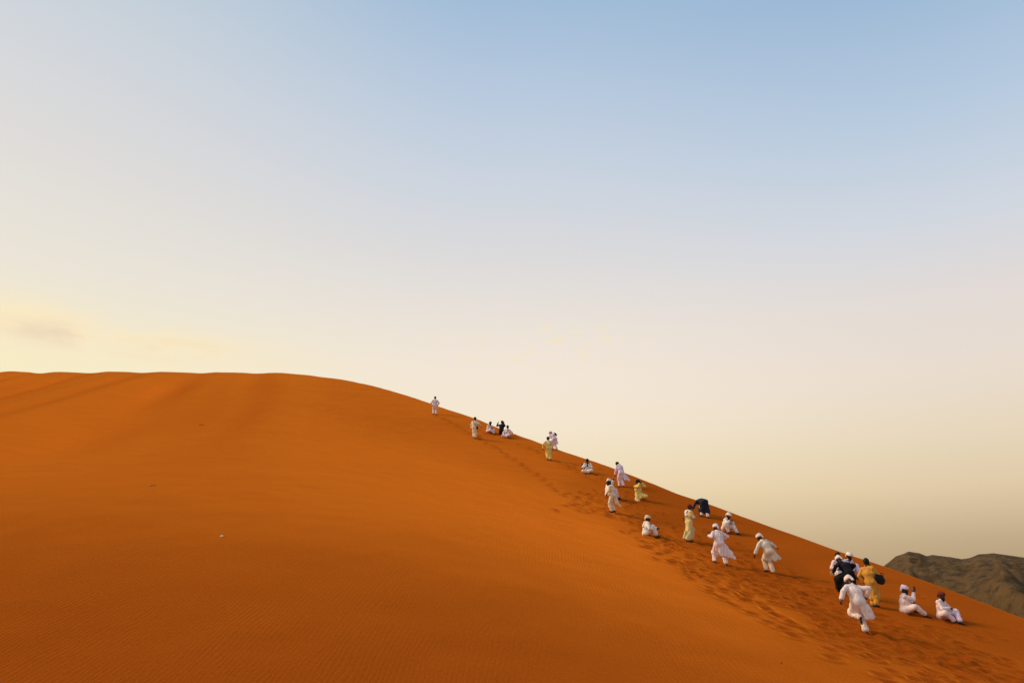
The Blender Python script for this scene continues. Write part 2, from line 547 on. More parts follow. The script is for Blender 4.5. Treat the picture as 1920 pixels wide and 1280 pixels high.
def plain_material():
    m, N, b = new_mat('gravel_plain')
    pos = N.node('ShaderNodeNewGeometry').outputs['Position']
    n1 = N.noise(pos, 0.004, 6.0, 0.6)
    col = N.mix(N.maprange(n1, 0.35, 0.65), (0.16, 0.115, 0.06, 1), (0.27, 0.19, 0.09, 1))
    N.link(col, b.inputs['Base Color'])
    b.inputs['Roughness'].default_value = 0.95
    return m


# ------------------------------------------------------------------ the dune mesh
def axis(segments):
    """1-D coordinates with a spacing that changes from segment to segment"""
    out = [segments[0][0]]
    for a, b, s0, s1 in segments:
        v = a
        while v < b:
            t = (v - a) / (b - a)
            v += s0 + (s1 - s0) * t
            out.append(v)
    return np.array(out)


S_ = axis([(-150, -60, 2.0, 0.7), (-60, -16, 0.55, 0.16), (-16, -9, 0.14, 0.065), (-9, 1.0, 0.06, 0.05), (1.0, 60, 0.3, 3.0)])
Y_ = axis([(-30, 11, 2.0, 0.3), (11, 32, 0.055, 0.075), (32, 55, 0.08, 0.12), (55, 108, 0.15, 0.25), (108, 190, 0.5, 4.0)])
SS, YY = np.meshgrid(S_, Y_)
XX = crest_x(YY) + SS
ZZ = np.maximum(height(XX, YY), -2.0)
nr, nc = XX.shape
_idx = np.arange(nr * nc).reshape(nr, nc)
quads = np.stack([_idx[:-1, :-1], _idx[:-1, 1:], _idx[1:, 1:], _idx[1:, :-1]], -1).reshape(-1, 4)
dune = mesh_object('sand_dune', np.stack([XX, YY, ZZ], -1).reshape(-1, 3), quads, M_SAND)
at = dune.data.attributes.new('trampled', 'FLOAT', 'POINT')
at.data.foreach_set('value', _sample(TRAMP, XX, YY).astype(np.float32).ravel())
dune['kind'] = 'structure'
dune['label'] = 'rippled orange sand dune with trampled crest'

# ------------------------------------------------------------------ plain and rocky hills
ang = np.linspace(0, 2 * math.pi, 97)[:-1]
rad = [0, 300, 900, 3000, 12000, 40000]
pv = [(0, 0, 0)]
pf = []
for r in rad[1:]:
    pv += [(r * math.cos(a), r * math.sin(a), 0.0) for a in ang]
for i in range(96):
    pf.append((0, 1 + i, 1 + (i + 1) % 96))
for k in range(len(rad) - 2):
    for i in range(96):
        a, b_ = 1 + k * 96 + i, 1 + k * 96 + (i + 1) % 96
        pf.append((a, a + 96, b_ + 96, b_))
plain = mesh_object('desert_floor', np.array(pv), pf, plain_material(), smooth=False)
plain['kind'] = 'structure'
plain['label'] = 'flat brown gravel plain beyond the dune'

# skyline of the hills: azimuth (deg) and height of the ridge above the eye at 900 m
SKY_AZ = np.array([5, 15, 20, 24.0, 25.6, 26.33, 27.08, 27.7, 28.1, 28.44, 29.1, 29.4, 30.05, 30.5, 31.0, 31.9, 32.6, 33.4, 34.0, 36, 40, 46, 54, 64, 76])
SKY_PX = np.array([1110, 1105, 1098, 1084, 1057, 1040, 1031, 1034, 1040, 1037.5, 1040, 1041.5, 1045, 1043.5, 1037.5, 1035, 1038, 1042, 1045, 1047, 1040, 1050, 1044, 1056, 1080.0])


def hills_mesh():
    azs = np.radians(np.linspace(4, 78, 900))
    ds = np.concatenate([np.linspace(330, 900, 170), np.linspace(905, 1500, 60)])
    AZ, D = np.meshgrid(azs, ds)
    x, y = D * np.sin(AZ), D * np.cos(AZ)
    ridge_px = np.interp(np.degrees(AZ), SKY_AZ, SKY_PX)
    th = math.radians(17.2)
    v = (640 - ridge_px) / 1400
    u = np.tan(AZ) * (math.cos(th) - v * math.sin(th))
    elev = np.arctan2(math.sin(th) + v * math.cos(th), np.hypot(u, math.cos(th) - v * math.sin(th)))
    hr = 900 * np.tan(elev) + CZ                                   # ridge height above the plain
    t = D / 900.0
    prof = np.where(t < 1, sstep(0.42, 1.0, t) ** 0.9, 1 - 0.9 * sstep(1.0, 1.6, t))
    rid = 1 - np.abs(fbm(x * 0.011 + 3, y * 0.006 + 1, 5))
    rid2 = 1 - np.abs(fbm(x * 0.035 + 7, y * 0.02, 4))
    bump = (rid - 0.75) * 26 + (rid2 - 0.75) * 8 + fbm(x * 0.1, y * 0.1, 3) * 2.0
    mask = sstep(0.36, 0.55, t) * (1 - 0.86 * sstep(0.80, 0.985, t) * (t < 1.0)) * np.where(t >= 1.0, 0.14, 1.0)
    spur = 16 * np.exp(-((D - 560 - 60 * vnoise(np.degrees(AZ) * 0.35, D * 0)) / 45.0) ** 2) * (0.6 + 0.6 * vnoise(np.degrees(AZ) * 0.9 + 4, D * 0))
    z = hr * prof + bump * mask + np.maximum(spur, 0)
    fade = sstep(4, 14, np.degrees(AZ)) * sstep(78, 66, np.degrees(AZ))
    z = z * fade - 6 * (1 - fade) - 4 * sstep(0.45, 0.36, t) - 2
    n0, n1 = AZ.shape
    idx = np.arange(n0 * n1).reshape(n0, n1)
    q = np.stack([idx[:-1, :-1], idx[:-1, 1:], idx[1:, 1:], idx[1:, :-1]], -1).reshape(-1, 4)[:, ::-1]
    return np.stack([x, y, z], -1).reshape(-1, 3), q


hv, hq = hills_mesh()
hills = mesh_object('hills', hv, hq, M_ROCK)
hills['kind'] = 'structure'
hills['label'] = 'dark olive brown rocky hills behind the dune'
# ------------------------------------------------------------------ implicit shapes -> meshes (used for bodies and clothes)
def V(*a):
    return np.array(a, float)


def unit(v):
    return v / max(np.linalg.norm(v), 1e-9)


class Field:
    """smoothly blended solid shapes, turned into one continuous mesh"""
    def __init__(self, step):
        self.h, self.items = step, []

    def cone(self, a, b, ra, rb, k=0.03, flat=None, f=1.0, cut=False):
        """tapered capsule; wider by f along the axis flat"""
        a, b = np.array(a, float), np.array(b, float)
        ax = None if flat is None else unit(np.array(flat, float))
        m = max(ra, rb) * max(f, 1.0) + k
        self.items.append(('c', a, b, ra, rb, k, ax, f, cut, np.minimum(a, b) - m, np.maximum(a, b) + m))

    def egg(self, c, R, r, k=0.02, cut=False):
        """ellipsoid with axes R (rows) and radii r"""
        c, r = np.array(c, float), np.array(r, float)
        m = r.max() + k
        self.items.append(('e', c, np.array(R, float), r, 0, k, None, 1, cut, c - m, c + m))

    def ring(self, c, R, r, t, k=0.012):
        """torus round axis R[2] with radii r = (rx, ry) and thickness t"""
        c = np.array(c, float)
        m = max(r) + t + k
        self.items.append(('t', c, np.array(R, float), r, t, k, None, 1, False, c - m, c + m))

    def mesh(self):
        h = self.h
        lo = np.min([i[9] for i in self.items if not i[8]], axis=0) - 3 * h
        hi = np.max([i[10] for i in self.items if not i[8]], axis=0) + 3 * h
        n = np.ceil((hi - lo) / h).astype(int) + 1
        G = np.full(n, 5.0, np.float32)
        for (ty, p, q, s1, s2, k, ax, f, cut, b0, b1) in self.items:
            i0 = np.maximum(np.floor((b0 - lo) / h).astype(int) - 2, 0)
            i1 = np.minimum(np.ceil((b1 - lo) / h).astype(int) + 3, n)
            if (i1 <= i0).any():
                continue
            gx, gy, gz = np.meshgrid(*[lo[d] + h * np.arange(i0[d], i1[d]) for d in range(3)], indexing='ij')
            P = np.stack([gx, gy, gz], -1)
            if ty == 'c':
                ab, ap = q - p, P - p
                if ax is not None:
                    g = 1 - 1 / f
                    ap = ap - g * (ap @ ax)[..., None] * ax
                    ab = ab - g * (ab @ ax) * ax
                t = np.clip((ap @ ab) / max(ab @ ab, 1e-9), 0, 1)
                d = np.sqrt(((ap - t[..., None] * ab) ** 2).sum(-1)) - (s1 + (s2 - s1) * t)
            elif ty == 'e':
                l = ((P - p) @ q.T) / s1
                k0 = np.sqrt((l ** 2).sum(-1))
                k1 = np.sqrt(((l / s1) ** 2).sum(-1)) + 1e-6
                d = k0 * (k0 - 1) / k1
            else:
                l = (P - p) @ q.T
                rm = 0.5 * (s1[0] + s1[1])
                u, v = l[..., 0] * rm / s1[0], l[..., 1] * rm / s1[1]
                d = np.sqrt((np.sqrt(u * u + v * v) - rm) ** 2 + l[..., 2] ** 2) - s2
            sl = tuple(slice(a, b) for a, b in zip(i0, i1))
            o = G[sl]
            if cut:
                G[sl] = np.maximum(o, -d)
            else:
                e = np.maximum(k - np.abs(o - d), 0) / k
                G[sl] = np.minimum(o, d) - e * e * k * 0.25
        return surface_net(G, lo, h)


def surface_net(G, lo, h):
    ins = G < 0
    corners = [(a, b, c) for a in (0, 1) for b in (0, 1) for c in (0, 1)]
    n = np.array(G.shape) - 1
    view = lambda A, o: A[o[0]:o[0] + n[0], o[1]:o[1] + n[1], o[2]:o[2] + n[2]]
    cnt = sum(view(ins, o).astype(np.int8) for o in corners)
    act = np.argwhere((cnt > 0) & (cnt < 8))
    I = np.full(tuple(n), -1, np.int64)
    I[act[:, 0], act[:, 1], act[:, 2]] = np.arange(len(act))
    S, C = np.zeros((len(act), 3)), np.zeros(len(act))
    val = {o: G[act[:, 0] + o[0], act[:, 1] + o[1], act[:, 2] + o[2]] for o in corners}
    for o in corners:
        for d in range(3):
            if o[d] == 0:
                p = list(o)
                p[d] = 1
                fa, fb = val[o], val[tuple(p)]
                m = (fa < 0) != (fb < 0)
                t = fa[m] / (fa[m] - fb[m])
                q = np.repeat(np.array([o], float), m.sum(), 0)
                q[:, d] += t
                S[m] += q
                C[m] += 1
    verts = lo + h * (act + S / C[:, None])
    F = []
    for d in range(3):
        e1, e2 = (d + 1) % 3, (d + 2) % 3
        sh = [slice(1, n[i]) for i in range(3)]
        sh[d] = slice(0, n[d])
        sh2 = list(sh)
        sh2[d] = slice(1, n[d] + 1)
        a, b = ins[tuple(sh)], ins[tuple(sh2)]
        w = np.argwhere(a != b)
        if not len(w):
            continue
        off = np.array([1, 1, 1])
        off[d] = 0
        w = w + off
        flip = ~ins[w[:, 0], w[:, 1], w[:, 2]]

        def cell(o1, o2):
            q = w.copy()
            q[:, e1] += o1
            q[:, e2] += o2
            return I[q[:, 0], q[:, 1], q[:, 2]]
        Q = np.stack([cell(-1, -1), cell(0, -1), cell(0, 0), cell(-1, 0)], -1)
        Q[flip] = Q[flip][:, ::-1]
        F.append(Q)
    return verts, np.vstack(F)


def vertex_normals(v, f):
    n = np.zeros_like(v)
    fn = np.cross(v[f[:, 2]] - v[f[:, 0]], v[f[:, 3]] - v[f[:, 1]])
    for k in range(4):
        np.add.at(n, f[:, k], fn)
    return n / np.maximum(np.linalg.norm(n, axis=1), 1e-9)[:, None]


def drape(v, f, amp, seed, waist=None):
    """cloth folds that hang down the garment"""
    n = vertex_normals(v, f)
    w = np.ones(len(v)) if waist is None else 0.5 + 0.5 * sstep(waist + 0.15, waist - 0.35, v[:, 2])
    a = fbm(v[:, 0] * 8 + seed * 3.7, v[:, 1] * 8 - seed, 2, v[:, 2] * 1.9)
    b = fbm(v[:, 0] * 7 + seed, v[:, 1] * 7 + seed * 2.1, 2, v[:, 2] * 6.0 + 3)
    return v + n * ((1 - 2 * np.abs(a)) * 0.8 + b * 0.6)[:, None] * (amp * w)[:, None]


def join(parts):
    vs, fs, k = [], [], 0
    for v, f in parts:
        vs.append(v)
        fs.append(f + k)
        k += len(v)
    return np.vstack(vs), np.vstack(fs)


# ------------------------------------------------------------------ materials of people and things
_cloth = {}


def cloth(rgb, rough=0.85, weave=0.06):
    key = (rgb, rough)
    if key not in _cloth:
        m, N, b = new_mat('cloth')
        pos = N.node('ShaderNodeTexCoord').outputs['Object']
        n = N.noise(N.mapping(pos, scale=(1, 1, 0.4)), 9.0, 4.0, 0.6)
        c = rgb + (1,)
        dk = tuple(q * 0.84 for q in rgb) + (1,)
        N.link(N.mix(N.maprange(n, 0.35, 0.65), dk, c), b.inputs['Base Color'])
        b.inputs['Roughness'].default_value = rough
        b.inputs['Specular IOR Level'].default_value = 0.15
        bp = N.node('ShaderNodeBump')
        bp.inputs['Distance'].default_value = 0.012
        bp.inputs['Strength'].default_value = 0.7
        N.link(N.noise(N.mapping(pos, scale=(1, 1, 0.35)), 24.0, 3.0, 0.6), bp.inputs['Height'])
        N.link(bp.outputs[0], b.inputs['Normal'])
        _cloth[key] = m
    return _cloth[key]


_plain = {}


def paint(name, rgb, rough=0.6, spec=0.3):
    key = (name, rgb)
    if key not in _plain:
        m, N, b = new_mat(name)
        pos = N.node('ShaderNodeTexCoord').outputs['Object']
        n = N.noise(pos, 30.0, 3.0, 0.6)
        N.link(N.mix(n, tuple(q * 0.8 for q in rgb) + (1,), tuple(min(q * 1.15, 1) for q in rgb) + (1,)), b.inputs['Base Color'])
        b.inputs['Roughness'].default_value = rough
        b.inputs['Specular IOR Level'].default_value = spec
        _plain[key] = m
    return _plain[key]


WHITE, ROSE, LILAC = (0.90, 0.83, 0.77), (0.90, 0.72, 0.70), (0.86, 0.71, 0.86)  # rose and lilac partly put the pinkish shade of white robes into the cloth
CREAM, YELLOW, OCHRE = (0.86, 0.71, 0.50), (0.86, 0.64, 0.18), (0.64, 0.315, 0.050)
BLACK, NAVY, MAROON = (0.012, 0.012, 0.014), (0.022, 0.026, 0.05), (0.16, 0.030, 0.022)
SKIN = paint('skin', (0.040, 0.017, 0.010), 0.5, 0.35)
SKIN_D = paint('dark_skin', (0.018, 0.009, 0.0065), 0.5, 0.35)
EYE = paint('eye', (0.25, 0.22, 0.20), 0.3, 0.5)
LIP = paint('lip', (0.13, 0.045, 0.035), 0.5, 0.3)
HAIR = paint('black_hair', (0.008, 0.007, 0.007), 0.7, 0.25)
LEATHER = paint('sandal_leather', (0.045, 0.020, 0.012), 0.6, 0.3)

GROUP = 'robed people on the dune'


def ik(root, target, l1, l2, pole):
    d = target - root
    L = np.linalg.norm(d)
    L2 = min(max(L, abs(l1 - l2) + 0.02), (l1 + l2) * 0.995)
    u = unit(d)
    target = root + u * L2
    a = (l1 * l1 - l2 * l2 + L2 * L2) / (2 * L2)
    hgt = math.sqrt(max(l1 * l1 - a * a, 0))
    p = pole - (pole @ u) * u
    return root + u * a + unit(p) * hgt, target


def hand_mesh(w, f, n, curl, sgn, s, step):
    """palm, four unequal fingers and a side thumb; f = finger direction, n = palm normal"""
    f = unit(f)
    n = unit(n - (n @ f) * f)
    sd = np.cross(n, f) * sgn                      # towards the thumb
    H = Field(step)
    H.cone(w - f * 0.03 * s, w + f * 0.02 * s, 0.028 * s, 0.026 * s, 0.01)
    H.cone(w + f * 0.02 * s, w + f * 0.078 * s, 0.020 * s, 0.019 * s, 0.012, flat=sd, f=2.0)
    for i, (off, ln) in enumerate(((0.031, 0.072), (0.010, 0.082), (-0.011, 0.076), (-0.031, 0.060))):
        base = w + (f * 0.080 + sd * off) * s
        c1, c2 = curl * 0.8, curl * 1.9
        d1 = unit(f * math.cos(c1) + n * math.sin(c1) + sd * off * 2.2)
        d2 = unit(f * math.cos(c2) + n * math.sin(c2) + sd * off * 1.4)
        mid = base + d1 * ln * 0.52 * s
        H.cone(base, mid, 0.0095 * s, 0.0088 * s, 0.004)
        H.cone(mid, mid + d2 * ln * 0.5 * s, 0.0088 * s, 0.0075 * s, 0.004)
    tb = w + (f * 0.025 + sd * 0.032) * s
    t1 = tb + unit(f * 0.7 + sd * 0.7 + n * 0.3) * 0.042 * s
    H.cone(tb, t1, 0.013 * s, 0.0105 * s, 0.006)
    H.cone(t1, t1 + unit(f * 0.9 + sd * 0.2 + n * (0.2 + curl * 0.5)) * 0.034 * s, 0.0105 * s, 0.009 * s, 0.004)
    return H.mesh()


def person(label, spot, face, s=1.0, pelvis=(0, 0, 0.90), lean=(4, 0), head=(0, 0), feet=((-0.1, 0.06, 0), (0.1, -0.06, 0)),
           knee=None, hands=((-0.27, 0.06, 0.80), (0.27, 0.06, 0.80)), elbow=None, curl=(0.35, 0.35), hem=0.3, tails=(), flare=1.0,
           robe=WHITE, legs=None, turban=None, hair=True, beard=False, scarf=None, skin=SKIN_D, sandals=True, sit=False, seed=1, fdir=None,
           folds=0.036):
    """a person as parts under an Empty; face = compass angle looked at (0 away from the camera, 90 right, 180 towards it)"""
    bx, by = spot
    bz = h1(bx, by)
    a = math.radians(face)
    Fw, Rt, Up = V(math.sin(a), math.cos(a), 0), V(math.cos(a), -math.sin(a), 0), V(0, 0, 1)
    L = lambda p: Rt * p[0] + Fw * p[1] + Up * p[2]
    gz = lambda v: h1(bx + v[0], by + v[1]) - bz
    root = bpy.data.objects.new('person', None)
    COL.objects.link(root)
    root.location = (bx, by, bz)
    root.empty_display_size = 0.2
    root['label'], root['category'], root['group'] = label, 'person', GROUP
    far = math.hypot(bx, by) > 45
    hb, hc, hh, hf = (0.024, 0.021, 0.014, 0.0085) if far else (0.020, 0.0165, 0.011, 0.0065)

    P = L((pelvis[0] * s, pelvis[1] * s, 0))
    P[2] = pelvis[2] * s + (gz(P) if sit else 0)
    lf, ls = math.radians(lean[0]), math.radians(lean[1])
    T = unit(Up * math.cos(lf) * math.cos(ls) + Fw * math.sin(lf) + Rt * math.sin(ls))
    Sx = unit(Rt - (Rt @ T) * T)
    Fx = np.cross(T, Sx)
    C, N_ = P + T * 0.29 * s, P + T * 0.50 * s
    hy, hp = math.radians(head[0]), math.radians(head[1])
    hF0 = unit(Fw * math.cos(hy) + Rt * math.sin(hy))
    hU0 = unit(Up * 1.2 + T * 0.9)
    hF0 = unit(hF0 - (hF0 @ hU0) * hU0)
    hF = unit(hF0 * math.cos(hp) - hU0 * math.sin(hp))
    hU = unit(hU0 * math.cos(hp) + hF0 * math.sin(hp))
    hR = np.cross(hF, hU)
    HB = N_ + unit(T + hU * 0.6) * 0.075 * s
    HC = HB + (hU * 0.105 + hF * 0.018) * s
    HR = np.stack([hR, hF, hU])

    sh = [N_ - T * 0.055 * s - Sx * 0.18 * s, N_ - T * 0.055 * s + Sx * 0.18 * s]
    hip = [P - Rt * 0.09 * s, P + Rt * 0.09 * s]
    el, wr, kn, an, fd, hd = [], [], [], [], [], []
    for i, sg in ((0, -1), (1, 1)):
        t = L(np.array(hands[i][:2] + (0,)) * s)
        t[2] = hands[i][2] * s + (gz(P) if sit else 0)
        pole = L(elbow[i]) if elbow else (-Up * 0.6 - Fw * 0.5 + Rt * sg * 0.7)
        e, w = ik(sh[i], t, 0.28 * s, 0.255 * s, pole)
        el.append(e)
        wr.append(w)
        hd.append(unit(w - e))
        ft = L((feet[i][0] * s, feet[i][1] * s, 0))
        ft[2] = gz(ft) + 0.075 * s + feet[i][2] * s
        pole = L(knee[i]) if knee else Fw
        k_, f_ = ik(hip[i], ft, 0.43 * s, 0.42 * s, pole)
        kn.append(k_)
        an.append(f_)
        dirn = L(fdir[i]) if fdir else unit(Fw + Rt * sg * 0.15)
        tip = f_ + unit(V(dirn[0], dirn[1], 0)) * 0.16 * s
        if feet[i][2] > 0.05 or abs(dirn[2]) > 0.3:
            fd.append(unit(dirn))
        else:
            tip[2] = gz(tip) + 0.03 * s
            q = unit(tip - f_)
            fd.append(unit(V(q[0], q[1], q[2] + 0.28)))

    # --- body: trunk, limbs and feet in one blend, then the finer head and hands
    B = Field(hb)
    B.cone(P, C, 0.115 * s, 0.125 * s, 0.05, flat=Sx, f=1.28)
    B.cone(C, N_ - T * 0.05 * s, 0.12 * s, 0.085 * s, 0.05, flat=Sx, f=1.55)
    B.cone(sh[0], sh[1], 0.06 * s, 0.06 * s, 0.05)
    B.cone(N_ - T * 0.04 * s, HB + hU * 0.03 * s, 0.056 * s, 0.052 * s, 0.03)
    for i in (0, 1):
        B.cone(sh[i], el[i], 0.054 * s, 0.040 * s, 0.04)
        B.cone(el[i], wr[i], 0.040 * s, 0.027 * s, 0.02)
        B.cone(hip[i], kn[i], 0.088 * s, 0.056 * s, 0.05)
        B.cone(kn[i], an[i], 0.056 * s, 0.038 * s, 0.03)
        u = unit(Up - (Up @ fd[i]) * fd[i])
        wd = np.cross(fd[i], u)
        B.cone(an[i] - fd[i] * 0.045 * s - u * 0.035 * s, an[i] + fd[i] * 0.10 * s - u * 0.042 * s, 0.034 * s, 0.030 * s, 0.02, flat=wd, f=1.15)
        B.cone(an[i] + fd[i] * 0.10 * s - u * 0.042 * s, an[i] + fd[i] * 0.165 * s - u * 0.050 * s, 0.026 * s, 0.019 * s, 0.02, flat=wd, f=1.7)
    D = Field(hh)
    hs = 1.10 * s
    at_ = lambda x, y, z: HC + (hR * x + hF * y + hU * z) * hs
    D.egg(at_(0, -0.012, 0.028), HR, np.array((0.075, 0.093, 0.092)) * hs, 0.03)
    D.egg(at_(0, 0.028, -0.040), HR, np.array((0.060, 0.064, 0.075)) * hs, 0.04)
    D.egg(at_(0, 0.070, -0.088), HR, np.array((0.030, 0.024, 0.022)) * hs, 0.03)
    D.cone(at_(0, 0.084, 0.012), at_(0, 0.104, -0.026), 0.010 * hs, 0.016 * hs, 0.015)
    D.cone(at_(-0.035, 0.078, 0.030), at_(0.035, 0.078, 0.030), 0.012 * hs, 0.012 * hs, 0.02)
    D.cone(at_(-0.018, 0.088, -0.056), at_(0.018, 0.088, -0.056), 0.010 * hs, 0.010 * hs, 0.01)
    for sg in (-1, 1):
        D.egg(at_(sg * 0.078, -0.012, -0.010), HR, np.array((0.013, 0.022, 0.033)) * hs, 0.01)
        D.egg(at_(sg * 0.032, 0.079, 0.008), HR, np.array((0.013, 0.011, 0.011)) * hs, 0.004)
    D.cone(HB - unit(HC - HB) * 0.05 * hs, at_(0, -0.02, -0.05), 0.053 * hs, 0.056 * hs, 0.03)
    parts = [B.mesh(), D.mesh()]
    for i, sg in ((0, -1), (1, 1)):
        inward = unit(-Rt * sg + Fw * 0.3 - Up * 0.2)
        parts.append(hand_mesh(wr[i], hd[i], inward, curl[i], sg, s, hf))
    v, f = join(parts)
    c = v[f].mean(1)
    loc = (c - HC) @ HR.T / hs
    mi = np.zeros(len(f), int)
    for sg in (-1, 1):
        mi[np.linalg.norm((loc - V(sg * 0.033, 0.088, 0.008)) / V(1.2, 1, 0.8), axis=1) < 0.0115] = 1
    mi[(np.abs(loc[:, 0]) < 0.024) & (loc[:, 1] > 0.082) & (np.abs(loc[:, 2] + 0.057) < 0.011)] = 2
    body = mesh_object('body', v, f, [skin, EYE, LIP], root, mat_idx=mi)

    # --- tunic
    K = Field(hc)
    hemp = []
    for i in (0, 1):
        hp_ = kn[i] + (an[i] - kn[i]) * hem if hem >= 0 else kn[i] + (hip[i] - kn[i]) * (-hem)
        hemp.append(hp_)
    K.cone(P, C, 0.136 * s, 0.138 * s, 0.05, flat=Sx, f=1.30)
    K.cone(C, N_ - T * 0.06 * s, 0.136 * s, 0.094 * s, 0.05, flat=Sx, f=1.6)
    K.cone(sh[0], sh[1], 0.068 * s, 0.068 * s, 0.04)
    K.cone(N_ - T * 0.04 * s, N_ + T * 0.018 * s, 0.078 * s, 0.070 * s, 0.02)
    for i in (0, 1):
        K.cone(sh[i], el[i], 0.068 * s, 0.058 * s, 0.025)
        K.cone(el[i], el[i] + (wr[i] - el[i]) * 0.86, 0.057 * s, 0.058 * s, 0.02)
        K.cone(hip[i], kn[i] if hem >= 0 else hemp[i], 0.112 * s, 0.094 * s * flare, 0.04)
        if hem >= 0:
            K.cone(kn[i], hemp[i], 0.094 * s * flare, 0.102 * s * flare, 0.03)
    mid0, mid1 = (kn[0] + kn[1]) / 2, (hemp[0] + hemp[1]) / 2
    if not sit:
        K.cone(P, mid1 * 0.96 + P * 0.04, 0.125 * s, 0.115 * s * flare, 0.05, flat=Rt, f=1.3)
    else:
        K.cone(P, mid0 * 0.75 + P * 0.25, 0.11 * s, 0.06 * s, 0.06, flat=Rt, f=1.4)
    for (p0, p1, r0, r1, axn, ff) in tails:
        K.cone(V(*p0), V(*p1), max(r0 * 0.42, 0.022), max(r1 * 0.42, 0.011), 0.03, flat=V(*axn), f=ff * 2.0)
    v, f = K.mesh()
    v = drape(v, f, folds, seed, P[2])
    mesh_object('tunic', v, f, cloth(robe), root)

    # --- trousers
    if legs is not None:
        K = Field(hc)
        K.cone(P + T * 0.05 * s, P, 0.12 * s, 0.125 * s, 0.05, flat=Rt, f=1.25)
        for i in (0, 1):
            K.cone(hip[i], kn[i], 0.104 * s, 0.080 * s, 0.03)
            K.cone(kn[i], kn[i] + (an[i] - kn[i]) * 0.84, 0.080 * s, 0.070 * s, 0.02)
        v, f = K.mesh()
        mesh_object('trousers', drape(v, f, folds * 0.8, seed + 5), f, cloth(legs), root)

    # --- head
    if turban is not None:
        K = Field(hh)
        tl = lambda ax, an_: np.stack([hR, math.cos(an_) * hF + math.sin(an_) * hU, -math.sin(an_) * hF + math.cos(an_) * hU]) if ax else \
            np.stack([math.cos(an_) * hR + math.sin(an_) * hU, hF, -math.sin(an_) * hR + math.cos(an_) * hU])
        K.egg(at_(0, -0.014, 0.062), HR, np.array((0.087, 0.104, 0.082)) * hs, 0.02)
        K.ring(at_(0, -0.012, 0.048), tl(1, 0.20), (0.083 * hs, 0.099 * hs), 0.024 * hs)
        K.ring(at_(0, -0.012, 0.068), tl(0, 0.28), (0.080 * hs, 0.096 * hs), 0.025 * hs)
        K.ring(at_(0, -0.014, 0.082), tl(0, -0.30), (0.074 * hs, 0.090 * hs), 0.025 * hs)
        K.ring(at_(0, -0.016, 0.102), tl(1, -0.22), (0.058 * hs, 0.074 * hs), 0.024 * hs)
        K.cone(at_(0.02, -0.105, 0.03), at_(0.03, -0.125, -0.05), 0.026 * hs, 0.020 * hs, 0.03, flat=hR, f=1.6)
        v, f = K.mesh()
        mesh_object('turban', drape(v, f, 0.006, seed + 2), f, cloth(turban), root)
    elif hair:
        K = Field(hh)
        K.egg(at_(0, -0.020, 0.048), HR, np.array((0.087, 0.100, 0.092)) * hs, 0.02)
        K.egg(at_(0, -0.060, -0.005), HR, np.array((0.072, 0.055, 0.072)) * hs, 0.03)
        for sg in (-1, 1):
            K.cone(at_(sg * 0.074, 0.012, 0.03), at_(sg * 0.070, 0.016, -0.025), 0.016 * hs, 0.011 * hs, 0.02)
        v, f = K.mesh()
        mesh_object('hair', drape(v, f, 0.007, seed + 2), f, HAIR, root)
    if beard:
        K = Field(hh)
        K.egg(at_(0, 0.048, -0.098), HR, np.array((0.060, 0.054, 0.058)) * hs, 0.03)
        K.cone(at_(-0.066, 0.016, -0.035), at_(-0.040, 0.060, -0.088), 0.018 * hs, 0.028 * hs, 0.02)
        K.cone(at_(0.066, 0.016, -0.035), at_(0.040, 0.060, -0.088), 0.018 * hs, 0.028 * hs, 0.02)
        K.cone(at_(0, 0.066, -0.105), at_(0, 0.074, -0.165), 0.040 * hs, 0.022 * hs, 0.03)
        K.cone(at_(-0.026, 0.098, -0.042), at_(0.026, 0.098, -0.042), 0.007 * hs, 0.007 * hs, 0.01)
        v, f = K.mesh()
        mesh_object('beard', v, f, HAIR, root)
    if scarf is not None:
        K = Field(hc)
        K.ring(N_ + T * 0.015 * s, np.stack([Sx, Fx, T]), (0.092 * s, 0.085 * s), 0.036 * s)
        K.cone(N_ - Sx * 0.10 * s + Fx * 0.05 * s, C - Sx * 0.08 * s + Fx * 0.175 * s, 0.045 * s, 0.040 * s, 0.03, flat=Sx, f=1.5)
        K.cone(N_ - Sx * 0.05 * s - Fx * 0.09 * s, C + Sx * 0.05 * s - Fx * 0.165 * s, 0.045 * s, 0.045 * s, 0.03, flat=Sx, f=1.6)
        v, f = K.mesh()
        mesh_object('scarf', drape(v, f, 0.008, seed + 8), f, cloth(scarf), root)
    if sandals:
        for i in (0, 1):
            K = Field(hh)
            u = unit(Up - (Up @ fd[i]) * fd[i])
            wd = np.cross(fd[i], u)
            b0 = an[i] - u * 0.082 * s
            K.cone(b0 - fd[i] * 0.06 * s, b0 + fd[i] * 0.17 * s, 0.014 * s, 0.014 * s, 0.01, flat=wd, f=3.2)
            K.ring(an[i] + fd[i] * 0.07 * s - u * 0.045 * s, np.stack([wd, u, fd[i]]), (0.045 * s, 0.036 * s), 0.012 * s)
            v, f = K.mesh()
            mesh_object('sandal', v, f, LEATHER, root)
    root_w = V(bx, by, bz)
    return dict(root=root, base=root_w, P=P + root_w, N=N_ + root_w, C=C + root_w, T=T, S=Sx, F=Fx, hand=[w + root_w for w in wr], hd=hd,
                HC=HC + root_w, hF=hF, hU=hU, s=s, fw=Fw, rt=Rt)


# ------------------------------------------------------------------ things people carry
def thing(name, label, cat, loc, group=None):
    o = bpy.data.objects.new(name, None)
    COL.objects.link(o)
    o.location = tuple(loc)
    o.empty_display_size = 0.1
    o['label'], o['category'] = label, cat
    if group:
        o['group'] = group
    return o


